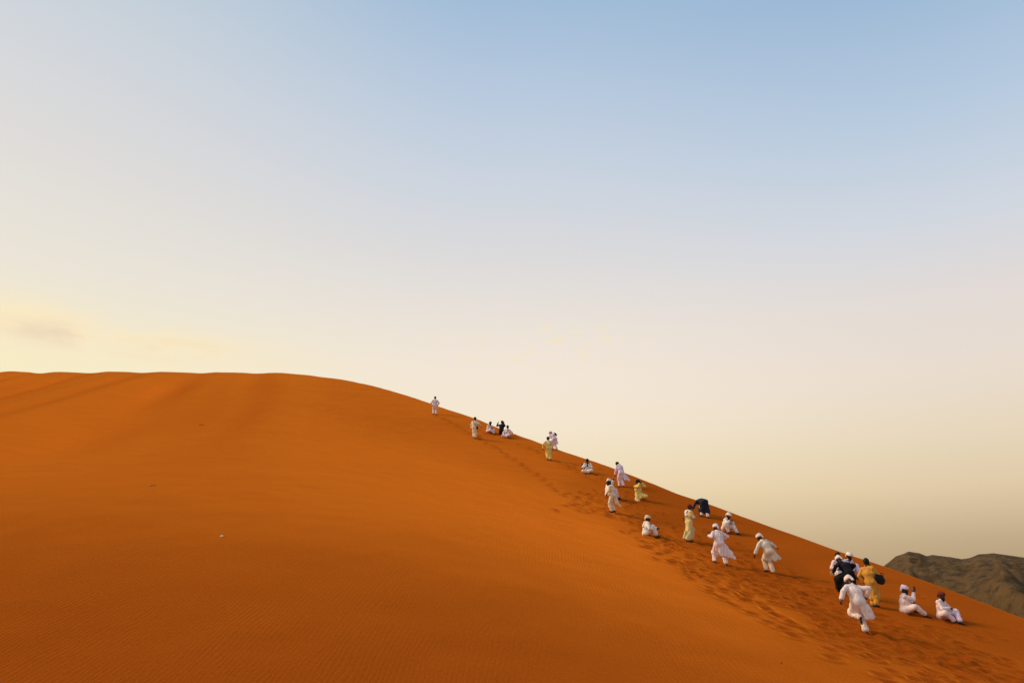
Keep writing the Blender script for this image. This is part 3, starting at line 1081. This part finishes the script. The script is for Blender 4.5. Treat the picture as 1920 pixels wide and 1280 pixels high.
def tube(pts, r, n=6, closed=False, flat=None):
    pts = np.array(pts, float)
    m = len(pts)
    tan = np.roll(pts, -1, 0) - np.roll(pts, 1, 0) if closed else np.gradient(pts, axis=0)
    vs = []
    for p, t in zip(pts, tan):
        t = unit(t)
        a = unit(np.cross(t, V(0.3, 0.2, 0.93)))
        b = np.cross(t, a)
        for k in range(n):
            w = 2 * math.pi * k / n
            vs.append(p + (a * math.cos(w) + b * math.sin(w)) * r)
    fs = []
    for i in range(m if closed else m - 1):
        for k in range(n):
            j = (i + 1) % m
            fs.append((i * n + k, i * n + (k + 1) % n, j * n + (k + 1) % n, j * n + k))
    return np.array(vs), np.array(fs)[:, ::-1]


def slab(w, h_, d, bev=0.15):
    """bevelled box centred on the origin"""
    x, y, z = w / 2, d / 2, h_ / 2
    b = min(w, h_, d) * bev
    vs, fs = [], []
    for zz, ins_ in ((-z, b), (-z + b, 0), (z - b, 0), (z, b)):
        xx, yy = x - ins_, y - ins_
        c = b * 1.2
        for (px, py) in ((xx - c, -yy), (xx, -yy + c), (xx, yy - c), (xx - c, yy), (-xx + c, yy), (-xx, yy - c), (-xx, -yy + c), (-xx + c, -yy)):
            vs.append((px, py, zz))
    for k in range(3):
        for i in range(8):
            fs.append((k * 8 + i, k * 8 + (i + 1) % 8, (k + 1) * 8 + (i + 1) % 8, (k + 1) * 8 + i))
    fs.append(tuple(range(7, -1, -1)))
    fs.append(tuple(range(24, 32)))
    return np.array(vs, float), fs


PHONE_BLACK = paint('phone_black', (0.012, 0.012, 0.014), 0.3, 0.5)
PHONE_WHITE = paint('phone_white', (0.75, 0.74, 0.72), 0.3, 0.5)
SCREEN = paint('phone_screen', (0.03, 0.035, 0.045), 0.1, 0.6)
BAG = paint('bag_fabric', (0.014, 0.013, 0.013), 0.8, 0.2)
STRAP = paint('strap', (0.020, 0.014, 0.012), 0.7, 0.2)


def phone(label, at, toward, white=False, wide=False, k=1.0):
    """toward = direction the screen looks"""
    root = thing('phone', label, 'phone', at, 'phones held by people on the dune')
    t = unit(np.array(toward, float))
    up = unit(V(0, 0, 1) - t[2] * t)
    rt = np.cross(up, t)
    if wide:
        up, rt = rt, -up
    M = np.stack([rt, -t, up], 1)
    v, f = slab(0.078 * k, 0.160 * k, 0.011)
    mesh_object('case', v @ M.T, f, PHONE_WHITE if white else PHONE_BLACK, root, smooth=False)
    v, f = slab(0.070 * k, 0.148 * k, 0.003)
    v = v + V(0, -0.0062, 0)
    mesh_object('screen', v @ M.T, f, SCREEN, root, smooth=False)
    return root


def sling_bag(label, p, side=1, size=1.0, col=None, hang=0.0):
    """bag on a strap worn across the body; side = shoulder the strap sits on"""
    N_, P, C, S, F, T, s = p['N'], p['P'], p['C'], p['S'], p['F'], p['T'], p['s']
    pos = P - S * side * 0.25 * s - T * hang
    root = thing('shoulder_bag', label, 'bag', pos, 'bags carried by people on the dune')
    ctl = [N_ + S * side * 0.10 * s + T * 0.035 * s, N_ + S * side * 0.05 * s + F * 0.14 * s - T * 0.08 * s, C + F * 0.185 * s,
           P + T * 0.12 * s - S * side * 0.16 * s + F * 0.17 * s, pos + T * 0.06 * s,
           P + T * 0.12 * s - S * side * 0.16 * s - F * 0.19 * s, C - F * 0.190 * s, N_ + S * side * 0.05 * s - F * 0.15 * s - T * 0.08 * s]
    cl = np.array(ctl + ctl[:3])
    q = _spline(cl, 5)[5:5 + 5 * len(ctl)]
    v, f = tube(q - pos, 0.016, 6, closed=True)
    mesh_object('strap', v, f, STRAP, root)
    K = Field(0.014)
    K.egg(V(0, 0, -0.03), np.stack([F, S, T]), (0.15 * size, 0.06 * size, 0.12 * size), 0.02)
    v, f = K.mesh()
    mesh_object('pouch', v, f, BAG if col is None else paint('bag_fabric', col, 0.8, 0.2), root)
    return root


def backpack(label, p, off=0.0, k=1.0):
    N_, C, S, F, T, s = p['N'], p['C'], p['S'], p['F'], p['T'], p['s']
    pos = C - F * 0.235 * s + S * off
    root = thing('backpack', label, 'backpack', pos, 'bags carried by people on the dune')
    K = Field(0.016)
    for a, b in ((-1, -1), (-1, 1)):
        K.cone((-T * 0.16 + S * 0.07 * b) * k, (T * 0.15 + S * 0.06 * b) * k, 0.085 * k, 0.075 * k, 0.05)
    v, f = K.mesh()
    mesh_object('pack', v, f, BAG, root)
    K = Field(0.014)
    K.cone((-F * 0.07 - T * 0.11) * k, (-F * 0.065 - T * 0.01) * k, 0.05 * k, 0.05 * k, 0.03, flat=S, f=1.9)
    v, f = K.mesh()
    mesh_object('pocket', v, f, BAG, root)
    for b in (-1, 1):
        ctl = [T * 0.16 + S * 0.08 * b - S * off, N_ - pos + S * 0.11 * b + T * 0.03, C - pos + S * 0.13 * b + F * 0.20 + T * 0.06,
               C - pos + S * 0.19 * b + F * 0.05 - T * 0.16, -T * 0.16 + S * 0.10 * b - S * off]
        v, f = tube(_spline(np.array(ctl), 6), 0.015, 6)
        mesh_object('strap', v, f, STRAP, root)
    return root


# ------------------------------------------------------------------ the people, from the top of the dune down
HEAD = (0, 5)
KU = ((-0.15, 0.3, 1.0), (0.15, 0.3, 1.0))          # knees up
KO = ((-1.0, 0.35, 0.25), (1.0, 0.35, 0.25))        # knees out (cross-legged)
XLEG = ((0.13, 0.27, 0.0), (-0.13, 0.30, 0.0))
ARM = ((-0.7, -0.5, -0.5), (0.7, -0.5, -0.5))

p1 = person('highest person on the dune, standing alone in pale shirt and white trousers', (-6.96, 66.15), -10, lean=(3, 0),
            pelvis=(0, 0, 0.87), feet=((-0.13, 0.05, 0), (0.12, -0.04, 0)), hands=((-0.25, 0.10, 0.86), (0.25, 0.10, 0.88)), hem=-0.35, robe=ROSE, legs=WHITE,
            elbow=((-1, -0.4, 0), (1, -0.4, 0)), seed=11)

p2 = person('cream robed person in dark turban walking up with right arm held out', (-2.95, 57.83), 14, lean=(5, 3),
            pelvis=(0, 0, 0.87), feet=((-0.06, 0.12, 0), (0.07, -0.06, 0)), hands=((-0.24, 0.06, 0.82), (0.46, 0.22, 0.98)), hem=0.70, robe=CREAM, legs=CREAM,
            turban=BLACK, seed=12, elbow=ARM)
sling_bag('dark bag on a strap across the cream robed walker with arm held out', p2, side=-1)

p3 = person('bareheaded person in pale robe sitting nearest the cream robed walker, looking down at the lap', (-1.95, 60.28), 118, pelvis=(0, 0, 0.11), sit=True,
            lean=(14, 0), head=(0, 22), feet=((0.02, 0.46, 0), (0.05, 0.62, 0)), knee=((-0.7, 0.2, 0.7), (0.8, 0.2, 0.6)), hands=((-0.06, 0.30, 0.32), (0.08, 0.30, 0.32)),
            hem=0.25, robe=ROSE, legs=WHITE, beard=True, seed=13, curl=(0.8, 0.8))
phone('dark phone in the lap of the sitter nearest the cream robed walker', p3['C'] + p3['fw'] * 0.33 + V(0, 0, -0.08), -p3['fw'] * 0.6 + V(0, 0, 0.8))

p4 = person('person all in black kneeling between two pale sitters with one hand raised', (-0.86, 59.93), 24, pelvis=(0, 0, 0.36), sit=True, lean=(8, 2),
            feet=((-0.10, -0.22, 0), (0.10, -0.22, 0)), knee=((-0.1, 1, -0.2), (0.1, 1, -0.2)), hands=((-0.36, 0.12, 1.02), (0.08, 0.24, 0.98)),
            elbow=((-1, -0.1, -0.9), (0.4, 0.1, -1)), hem=0.3, robe=BLACK, legs=BLACK, seed=14, curl=(0.3, 0.9))
phone('small pale phone raised in front of the face by the kneeling person in black', p4['hand'][1] + V(0.02, 0, 0.10), V(-0.3, -1, 0), white=True, k=0.9)

p5 = person('dark haired sitter in pinkish robe beside the person in black, elbow out', (-0.38, 59.29), 196, pelvis=(0, 0, 0.11), sit=True,
            lean=(10, -6), head=(-15, 10), feet=XLEG, knee=KO, hands=((-0.22, 0.04, 0.16), (0.22, 0.20, 0.14)), elbow=((-1, -0.3, 0.2), (1, -0.4, -0.2)),
            hem=0.3, robe=ROSE, legs=LILAC, seed=15)
sling_bag('dark bag on a strap across the pinkish robed sitter beside the person in black', p5, side=-1)

p6 = person('stooping climber in lilac robe at the crest behind the yellow robed walker', (3.21, 56.00), -38, lean=(42, 0), head=(0, 25),
            pelvis=(0, -0.02, 0.82), feet=((-0.10, 0.16, 0), (0.10, -0.14, 0)), hands=((-0.18, 0.50, 0.78), (0.20, 0.40, 0.80)), hem=0.05, robe=LILAC, legs=ROSE,
            turban=ROSE, seed=16, elbow=ARM, tails=(((0.10, 0.0, 0.74), (0.24, -0.05, 0.42), 0.06, 0.03, (0.8, 0, 0.5), 2.4),))
backpack('dark pack on the back of the stooping lilac robed climber', p6, 0.10, 0.62)

p7 = person('person in long yellow robe walking up just below the crest, arms held slightly out', (2.58, 52.47), -8, lean=(5, -3), pelvis=(0, 0, 0.86),
            feet=((-0.05, 0.10, 0), (0.07, -0.08, 0)), hands=((-0.40, 0.04, 0.84), (0.30, 0.08, 0.82)), hem=0.72, robe=YELLOW, legs=CREAM, scarf=WHITE, seed=17,
            elbow=((-1, -0.5, 0.2), (1, -0.5, 0.2)), folds=0.034)

p8 = person('person sitting cross-legged with bowed dark head, alone below the crest, pack on the back', (4.96, 49.30), 186, pelvis=(0, 0, 0.11), sit=True, lean=(14, 0),
            head=(0, 30), feet=XLEG, knee=KO, hands=((-0.05, 0.27, 0.42), (0.07, 0.27, 0.44)), hem=0.35, robe=WHITE, legs=WHITE, beard=True, skin=SKIN, seed=18, curl=(0.9, 0.9),
            elbow=((-1, -0.2, -0.3), (1, -0.2, -0.3)))
backpack('dark pack worn by the lone cross-legged sitter', p8, 0.25, 0.85)
phone('dark phone held at the chest by the lone cross-legged sitter', p8['C'] + p8['fw'] * 0.34 + V(0, 0, 0.03), -p8['fw'] + V(0, 0, 0.7))

p9 = person('lilac robed climber with bowed head at the crest, robe tail blowing out to the right', (6.67, 45.89), -34, lean=(22, 0), head=(0, 45), pelvis=(0, 0, 0.85),
            feet=((-0.07, 0.14, 0), (0.08, -0.08, 0)), hands=((-0.20, 0.34, 0.78), (0.20, 0.30, 0.80)), hem=0.02, robe=LILAC, legs=ROSE, seed=19, elbow=ARM,
            scarf=LILAC, tails=(((0.10, 0, 0.80), (0.26, -0.03, 0.46), 0.07, 0.05, (0.8, 0, 0.5), 2.2), ((0.22, -0.02, 0.55), (0.50, -0.04, 0.38), 0.045, 0.018, (0.5, 0, 0.85), 2.6)))

p11 = person('sitter in white turban holding a pale phone, half hidden behind a standing man', (5.47, 43.20), 70, s=1.06, pelvis=(0, 0, 0.24), sit=True, lean=(6, 0),
             head=(10, 8), feet=((-0.12, 0.62, 0), (0.10, 0.52, 0)), knee=KU, hands=((-0.05, 0.36, 0.98), (0.16, 0.20, 0.42)), elbow=((-0.4, 0.2, -1), (1, -0.3, -0.3)),
             hem=0.35, robe=WHITE, legs=LILAC, turban=WHITE, beard=True, seed=21, curl=(0.9, 0.4))
phone('pale phone held up by the half hidden sitter in white turban', p11['hand'][0] + V(0.03, 0, 0.12), V(-0.9, -0.4, 0), white=True)

p10 = person('bareheaded man in cream robe standing in front of a sitter, robe tail blowing right', (5.29, 39.75), -62, lean=(13, 0), head=(0, 32), pelvis=(0, 0, 0.87),
             feet=((-0.09, 0.06, 0), (0.10, -0.02, 0)), hands=((-0.14, 0.30, 0.98), (0.06, 0.33, 0.92)), hem=-0.02, robe=CREAM, legs=CREAM, seed=20, curl=(0.8, 0.8),
             elbow=((-1, -0.6, -0.2), (1, -0.6, -0.2)), scarf=WHITE,
             tails=(((0.06, -0.03, 0.82), (0.20, -0.05, 0.50), 0.07, 0.05, (0.8, 0, 0.4), 2.0), ((0.12, -0.04, 0.60), (0.37, -0.06, 0.30), 0.05, 0.010, (0.8, 0, 0.6), 1.8)))

p12 = person('person in bright yellow kneeling with both hands raised to a dark head', (7.27, 43.52), 160, pelvis=(0.02, 0, 0.32), sit=True, lean=(6, 4), head=(0, 5),
             feet=((-0.26, -0.05, 0), (0.10, -0.20, 0)), knee=((-0.4, 1, -0.2), (0.1, 1, -0.2)), hands=((-0.10, 0.22, 0.94), (0.06, 0.22, 0.92)),
             elbow=((-0.7, 0.1, -1), (0.7, 0.1, -1)), hem=0.4, robe=YELLOW, legs=CREAM, turban=BLACK, seed=22, curl=(0.7, 0.7), fdir=((-0.6, -0.6, 0), (0, -0.8, -0.4)))
phone('dark phone held before the face by the kneeling person in yellow', (p12['hand'][0] + p12['hand'][1]) / 2 + p12['fw'] * 0.05 + V(0, 0, 0.06), -p12['fw'], wide=True)

p13 = person('white robed sitter in cream turban seen side on with knees drawn up, hand on knee', (6.12, 35.34), 82, pelvis=(0, 0, 0.11), sit=True,
             lean=(12, 0), head=(6, 6), feet=((-0.10, 0.58, 0), (0.10, 0.48, 0)), knee=KU, hands=((-0.12, 0.58, 0.36), (0.16, 0.30, 0.30)), elbow=ARM, hem=0.72,
             robe=WHITE, legs=WHITE, turban=CREAM, scarf=CREAM, seed=23)

p14 = person('person in long pale yellow robe and maroon cap standing with hands held together in front', (8.16, 35.69), 68, lean=(2, 0), head=(0, 30), pelvis=(0, 0.08, 0.87),
             feet=((-0.06, 0.16, 0), (0.08, -0.12, 0)), hands=((-0.10, 0.38, 1.14), (0.08, 0.36, 1.12)), elbow=((-1, -0.6, -0.6), (1, -0.7, -0.6)), hem=0.86, flare=1.05,
             robe=(0.78, 0.60, 0.27), legs=CREAM, turban=MAROON, scarf=WHITE, skin=SKIN, seed=24, curl=(0.8, 0.8), folds=0.036,
             tails=(((-0.05, -0.05, 0.45), (-0.16, -0.08, 0.14), 0.10, 0.10, (1, 0.3, 0), 1.3),))
sling_bag('dark strap bag across the chest of the standing person in maroon cap', p14, side=1, size=0.55)
phone('dark phone in both hands of the standing person in maroon cap', p14['P'] + p14['fw'] * 0.46 + V(0, 0, 0.30), -p14['fw'] + V(0, 0, 0.9))

p15 = person('person in dark navy robe bent double at the crest, one arm reaching down, pale trousers', (10.38, 41.15), -14, lean=(80, 0), head=(0, 70), pelvis=(0, -0.05, 0.83),
             feet=((-0.12, 0.10, 0), (0.13, -0.12, 0)), hands=((-0.54, 0.40, 0.40), (0.20, 0.66, 0.50)), elbow=((-0.8, -0.5, 0.6), (0.8, -0.5, 0.4)), hem=0.30, robe=NAVY, legs=WHITE,
             turban=NAVY, seed=25, flare=1.1, tails=(((0.12, 0, 0.72), (0.20, -0.04, 0.22), 0.10, 0.07, (1, 0.3, 0), 1.4),))

p16 = person('bearded sitter in white turban bending over raised hands, behind the pink climber', (10.73, 38.80), 132, pelvis=(0, 0, 0.11), sit=True, lean=(20, 0), head=(0, 28),
             feet=((-0.06, 0.66, 0), (0.26, 0.34, 0)), knee=((-0.3, 0.2, 1), (0.5, 0.2, 0.9)), hands=((-0.04, 0.36, 0.48), (0.08, 0.34, 0.46)), elbow=((-1, -0.2, -0.4), (1, -0.2, -0.4)),
             hem=0.15, robe=WHITE, legs=ROSE, turban=WHITE, beard=True, seed=26, curl=(0.9, 0.9))
phone('dark phone in the hands of the bearded sitter behind the pink climber', p16['C'] + p16['fw'] * 0.36 + V(0, 0, 0.10), -p16['fw'] + V(0, 0, 0.5))

p17 = person('climber in pink robe and round white turban, left hand raised holding a dark phone', (8.47, 31.57), -8, lean=(20, 0), head=(-10, 10), pelvis=(0, 0, 0.84),
             feet=((-0.20, 0.14, 0), (0.19, -0.10, 0)), hands=((-0.33, 0.22, 1.16), (0.26, 0.26, 0.98)), elbow=((-0.8, -0.5, -0.8), (0.9, -0.6, 0.1)), hem=0.12, robe=ROSE, legs=ROSE,
             turban=WHITE, seed=27, curl=(0.8, 0.5), folds=0.042, flare=0.9,
             tails=(((0.02, -0.06, 0.85), (0.10, -0.08, 0.36), 0.10, 0.09, (1, 0, 0), 1.5), ((0.12, -0.03, 0.74), (0.38, -0.10, 0.34), 0.08, 0.06, (0.8, 0, 0.5), 2.2),
                    ((0.30, -0.08, 0.46), (0.56, -0.12, 0.24), 0.05, 0.016, (0.6, 0, 0.8), 2.4)))
phone('dark phone raised in the left hand of the pink robed climber', p17['hand'][0] + V(0, 0.02, 0.10), V(0.4, -1, 0.2))

p18 = person('climber in cream white robe with both arms spread wide, close below the crest', (10.42, 31.36), -22, lean=(30, -14), head=(-15, 15), pelvis=(0, 0, 0.85),
             feet=((-0.05, 0.22, 0), (0.04, -0.05, 0)), hands=((-0.58, 0.20, 0.76), (0.66, 0.24, 0.98)), elbow=((-0.6, -0.6, 0.3), (0.4, -1, 0.1)), hem=-0.25, robe=(0.82, 0.70, 0.54),
             legs=CREAM, turban=WHITE, seed=28, curl=(0.5, 0.3), folds=0.034,
             tails=(((0.08, -0.04, 0.82), (0.22, -0.06, 0.52), 0.08, 0.06, (0.8, 0, 0.5), 2.2), ((0.18, -0.05, 0.64), (0.40, -0.08, 0.56), 0.05, 0.02, (0.2, 0, 1), 2.2)))

p19 = person('bareheaded sitter with black hair in pale robe, half hidden behind the person in black', (13.38, 32.02), 172, pelvis=(0, 0, 0.12), sit=True, lean=(6, 0), head=(0, 5),
             feet=XLEG, knee=KO, hands=((-0.14, 0.26, 0.30), (0.18, 0.26, 0.28)), hem=0.3, robe=ROSE, legs=WHITE, seed=29, beard=True)

p21 = person('sitter in lilac robe and small white turban, head bowed, behind the front runner', (13.82, 32.22), 152, pelvis=(0, 0, 0.11), sit=True, lean=(14, 0), head=(0, 22),
             feet=((-0.14, 0.50, 0), (0.12, 0.40, 0)), knee=KU, hands=((-0.08, 0.34, 0.36), (0.10, 0.30, 0.42)), hem=0.4, robe=LILAC, legs=LILAC, turban=WHITE, beard=True,
             seed=31, curl=(0.7, 0.7))
sling_bag('dark bag on a strap across the lilac robed sitter', p21, side=1)

p20 = person('climber all in black with white turban, holding out a pale cup in the left hand', (12.52, 29.10), -16, lean=(44, 0), head=(0, 22), pelvis=(0, -0.05, 0.80),
             feet=((-0.16, 0.34, 0), (0.10, -0.16, 0)), knee=((-0.7, 1, 0), (0.3, 1, 0)), hands=((-0.40, 0.30, 0.86), (0.34, 0.30, 0.90)), elbow=((-0.9, -0.6, -0.2), (0.9, -0.5, 0.2)),
             hem=0.62, flare=1.4, robe=BLACK, legs=BLACK, turban=WHITE, scarf=None, seed=30, curl=(0.9, 0.4))
cup_at = p20['hand'][0] + p20['hd'][0] * 0.10 + V(-0.03, 0, 0)
cup = thing('paper_cup', 'pale paper cup held out by the climber in black', 'cup', cup_at)
ang_ = np.linspace(0, 2 * math.pi, 17)[:-1]
prof_ = ((0.0, -0.055), (0.036, -0.055), (0.050, 0.055), (0.053, 0.057), (0.049, 0.059), (0.046, 0.053), (0.034, -0.048), (0.0, -0.048))
v_ = np.array([(1.35 * r * math.cos(w), 1.35 * r * math.sin(w), 1.35 * z) for r, z in prof_ for w in ang_])
f_ = np.array([(i * 16 + k, i * 16 + (k + 1) % 16, (i + 1) * 16 + (k + 1) % 16, (i + 1) * 16 + k) for i in range(7) for k in range(16)])
mesh_object('cup_body', v_, f_, paint('paper', (0.88, 0.80, 0.55), 0.7, 0.2), cup)

p22 = person('bearded black haired person in ochre robe standing with a round black bag under the arm', (12.75, 27.84), 52, lean=(-3, -6), head=(0, 14), pelvis=(-0.02, 0, 0.88),
             feet=((-0.09, 0.08, 0), (0.08, -0.02, 0)), hands=((-0.30, 0.06, 0.86), (0.16, 0.30, 0.98)), elbow=((-1, -0.5, 0), (0.9, -0.4, -0.3)), hem=0.36, robe=OCHRE, legs=OCHRE,
             beard=True, seed=32, folds=0.034, s=0.99,
             tails=(((0.06, 0.0, 0.82), (0.22, 0.02, 0.36), 0.08, 0.04, (0.9, 0, 0.3), 1.8),))
bag_at = p22['P'] + V(0.27, -0.14, 0.09)
rb = thing('round_bag', 'round black bag under the arm of the ochre robed person', 'bag', bag_at, 'bags carried by people on the dune')
K_ = Field(0.014)
a_, b_, c_ = unit(V(0.80, 0.2, -0.55)), unit(V(0.55, 0.1, 0.83)), unit(V(-0.2, 1.0, 0.1))
K_.egg(V(0, 0, 0), np.stack([a_, b_, np.cross(a_, b_)]), (0.22, 0.165, 0.08), 0.02)
v_, f_ = K_.mesh()
mesh_object('pouch', v_, f_, BAG, rb)
K_ = Field(0.012)
K_.ring(V(0, 0, 0), np.stack([a_, b_, np.cross(a_, b_)]), (0.215, 0.160), 0.015)
v_, f_ = K_.mesh()
mesh_object('piping', v_, f_, paint('piping', (0.05, 0.045, 0.04), 0.5, 0.4), rb)
v_, f_ = tube(_spline(np.array([b_ * 0.15 - a_ * 0.09, b_ * 0.21 - a_ * 0.05, b_ * 0.22 + a_ * 0.04, b_ * 0.15 + a_ * 0.08]), 6), 0.012)
mesh_object('handle', v_, f_, STRAP, rb)

p24 = person('bearded sitter in white turban raising a dark phone at arm length, lower right', (13.67, 27.62), 104, pelvis=(0, 0, 0.11), sit=True, lean=(6, 0), head=(-6, 14),
             feet=((-0.24, 0.44, 0), (0.26, 0.60, 0)), knee=((-0.3, 0.1, 1), (0.7, 0.1, 0.6)), hands=((-0.12, 0.34, 0.34), (0.02, 0.36, 0.68)), elbow=((-1, -0.2, -0.2), (0.5, 0.2, -1)),
             hem=-0.15, robe=ROSE, legs=ROSE, turban=LILAC, beard=True, skin=SKIN, seed=34, curl=(0.5, 0.9), folds=0.034)
phone('dark phone held up by the bearded sitter in white turban, lower right', p24['hand'][1] + p24['fw'] * 0.06 + V(0, 0, 0.14), V(-0.8, -0.5, 0))

p25 = person('bearded sitter in maroon turban and pinkish robe leaning on one hand, farthest right', (14.76, 27.27), 150, s=0.95, pelvis=(0, 0, 0.11), sit=True, lean=(2, -8), head=(8, 10),
             feet=((-0.15, 0.56, 0), (0.02, 0.44, 0)), knee=((-0.6, 0.2, 0.8), (0.8, 0.3, 0.5)), hands=((-0.42, 0.24, 0.14), (-0.04, 0.30, 0.36)), elbow=((-0.6, -0.6, 0.4), (1, -0.3, -0.4)),
             hem=0.05, robe=ROSE, legs=LILAC, turban=MAROON, beard=True, skin=SKIN, seed=35, curl=(0.2, 0.7), folds=0.034)

p23 = person('largest climber in front, barefoot in pinkish white robe and turban, one foot lifted in stride', (10.55, 23.82), -10, s=1.07, lean=(32, 5), head=(0, 28),
             pelvis=(-0.06, 0.08, 0.85), feet=((-0.13, -0.05, 0.27), (0.02, 0.0, 0)), knee=((0, 1, 0), (0, 1, 0)), hands=((-0.55, 0.12, 0.92), (0.30, 0.22, 0.98)),
             elbow=((-1, -0.7, 0.35), (1, -0.9, 0.2)), hem=-0.02, robe=(0.88, 0.72, 0.67), legs=(0.88, 0.73, 0.62), turban=ROSE, skin=SKIN, seed=33, sandals=False,
             curl=(0.5, 0.6), folds=0.042, flare=0.95, fdir=((0, -0.25, -0.9), (0.0, 1, 0)),
             tails=(((0.02, 0.0, 0.84), (0.10, -0.04, 0.44), 0.10, 0.08, (1, 0, 0), 1.3), ((0.08, -0.02, 0.78), (0.25, -0.08, 0.46), 0.08, 0.04, (0.8, 0, 0.5), 1.6)))


# ------------------------------------------------------------------ small things lying on the sand
def pebble(name, label, cat, spot, size, rgb, seed, sink=0.25, ang=0.0):
    x, y = spot
    o = thing(name, label, cat, (x, y, h1(x, y)))
    bm_v, bm_f = [], []
    n, m = 12, 7
    for i in range(m + 1):
        t = math.pi * i / m
        for k in range(n):
            w = 2 * math.pi * k / n
            bm_v.append((math.sin(t) * math.cos(w), math.sin(t) * math.sin(w), math.cos(t)))
    v = np.array(bm_v)
    v = v * (1 + 0.22 * fbm(v[:, 0] * 1.7 + seed, v[:, 1] * 1.7, 2, v[:, 2] * 1.7))[:, None] * np.array(size)
    c, s_ = math.cos(ang), math.sin(ang)
    v = np.stack([v[:, 0] * c - v[:, 1] * s_, v[:, 0] * s_ + v[:, 1] * c, v[:, 2] + size[2] * (1 - 2 * sink)], -1)
    for i in range(m):
        for k in range(n):
            bm_f.append((i * n + k, (i + 1) * n + k, (i + 1) * n + (k + 1) % n, i * n + (k + 1) % n))
    mesh_object(name, v, np.array(bm_f), paint('stone', rgb, 0.8, 0.2), o)
    return o


pebble('stone', 'small pale stone alone on the smooth sand, lower left', 'stone', (-8.57, 22.77), (0.055, 0.035, 0.03), (0.78, 0.70, 0.52), 1.0)
pebble('stone', 'tiny dark stone on smooth sand below the trodden track', 'stone', (6.38, 19.16), (0.016, 0.014, 0.014), (0.03, 0.022, 0.02), 2.0)


def twig(name, label, cat, spot, pts, r, mat):
    x, y = spot
    z = h1(x, y)
    o = thing(name, label, cat, (x, y, z))
    P_ = _spline(np.array([(a, b, h1(x + a, y + b) - z + c + r * 0.6) for a, b, c in pts]), 5)
    v, f = tube(P_, r, 6)
    mesh_object(name, v, f, mat, o)
    return o


WOOD, STRAW = paint('dry_wood', (0.05, 0.022, 0.012), 0.9, 0.1), paint('straw', (0.72, 0.58, 0.36), 0.8, 0.2)
twig('twig', 'thin dark twig lying alone high on the smooth dune face', 'twig', (-23.61, 56.04), [(-0.17, 0.0, 0), (-0.05, 0.05, 0.03), (0.06, 0.03, 0.02), (0.17, 0.14, 0)], 0.014, WOOD)
twig('twig', 'dark twig half buried beside a pale curled leaf, left', 'twig', (-13.93, 29.16), [(-0.05, -0.02, 0), (0.0, 0.0, 0.012), (0.05, 0.07, 0.01), (0.10, 0.16, 0)], 0.007, WOOD)
twig('straw', 'short pale straw on trodden sand above the cream turbaned sitter', 'straw', (6.43, 39.61), [(-0.07, 0.06, 0), (0.0, 0.0, 0.02), (0.05, -0.04, 0)], 0.006, STRAW)


def curled(name, label, cat, spot, w, l, rgb, seed, rot):
    """thin curled leaf or scrap with thickness"""
    x, y = spot
    o = thing(name, label, cat, (x, y, h1(x, y)))
    n, m = 9, 5
    top = []
    for i in range(n):
        for j in range(m):
            u, v = i / (n - 1) - 0.5, j / (m - 1) - 0.5
            wd = w * math.sqrt(max(1 - (2 * u) ** 2, 0.04))
            top.append((u * l, v * wd, 0.10 * l * math.cos(u * 2.6) + abs(v) ** 2 * w * 0.9 + 0.012 * math.sin(7 * u + seed)))
    t = np.array(top)
    c, s_ = math.cos(rot), math.sin(rot)
    t = np.stack([t[:, 0] * c - t[:, 1] * s_, t[:, 0] * s_ + t[:, 1] * c, t[:, 2]], -1)
    for q in t:
        q[2] += h1(x + q[0], y + q[1]) - h1(x, y)
    b = t - V(0, 0, 0.004)
    v = np.vstack([t, b])
    g = np.arange(n * m).reshape(n, m)
    f = np.stack([g[:-1, :-1], g[1:, :-1], g[1:, 1:], g[:-1, 1:]], -1).reshape(-1, 4)
    rim = np.concatenate([g[0, :], g[1:, -1], g[-1, -2::-1], g[-2:0:-1, 0]])
    side = np.array([(rim[i], rim[i] + n * m, rim[(i + 1) % len(rim)] + n * m, rim[(i + 1) % len(rim)]) for i in range(len(rim))])
    mesh_object(name, v, np.vstack([f, f[:, ::-1] + n * m, side]), paint(name, rgb, 0.7, 0.2), o)
    return o


curled('dry_leaf', 'pale curled dry leaf lying on the sand, far left', 'leaf', (-14.01, 29.21), 0.05, 0.10, (0.74, 0.52, 0.40), 1, 0.6)
curled('paper_scrap', 'white scrap on the sand beside the yellow robed walker', 'litter', (3.08, 54.88), 0.07, 0.17, (0.82, 0.78, 0.68), 4, 0.4)
sx, sy = (6.44, 43.13)
so = thing('sandal', 'dark red sandal left on the sand right of the half hidden sitter', 'sandal', (sx, sy, h1(sx, sy)))
K_ = Field(0.010)
K_.cone(V(-0.11, 0, 0.02), V(0.11, 0.03, 0.02), 0.017, 0.017, 0.01, flat=V(-0.2, 1, 0), f=2.8)
v_, f_ = K_.mesh()
mesh_object('sole', v_, f_, paint('sandal_red', (0.10, 0.012, 0.012), 0.6, 0.3), so)
K_ = Field(0.008)
K_.ring(V(0.04, 0.01, 0.035), np.stack([V(-0.2, 0.98, 0), V(0, 0, 1), V(0.98, 0.2, 0)]), (0.048, 0.034), 0.011)
v_, f_ = K_.mesh()
mesh_object('strap', v_, f_, paint('sandal_red', (0.10, 0.012, 0.012), 0.6, 0.3), so)
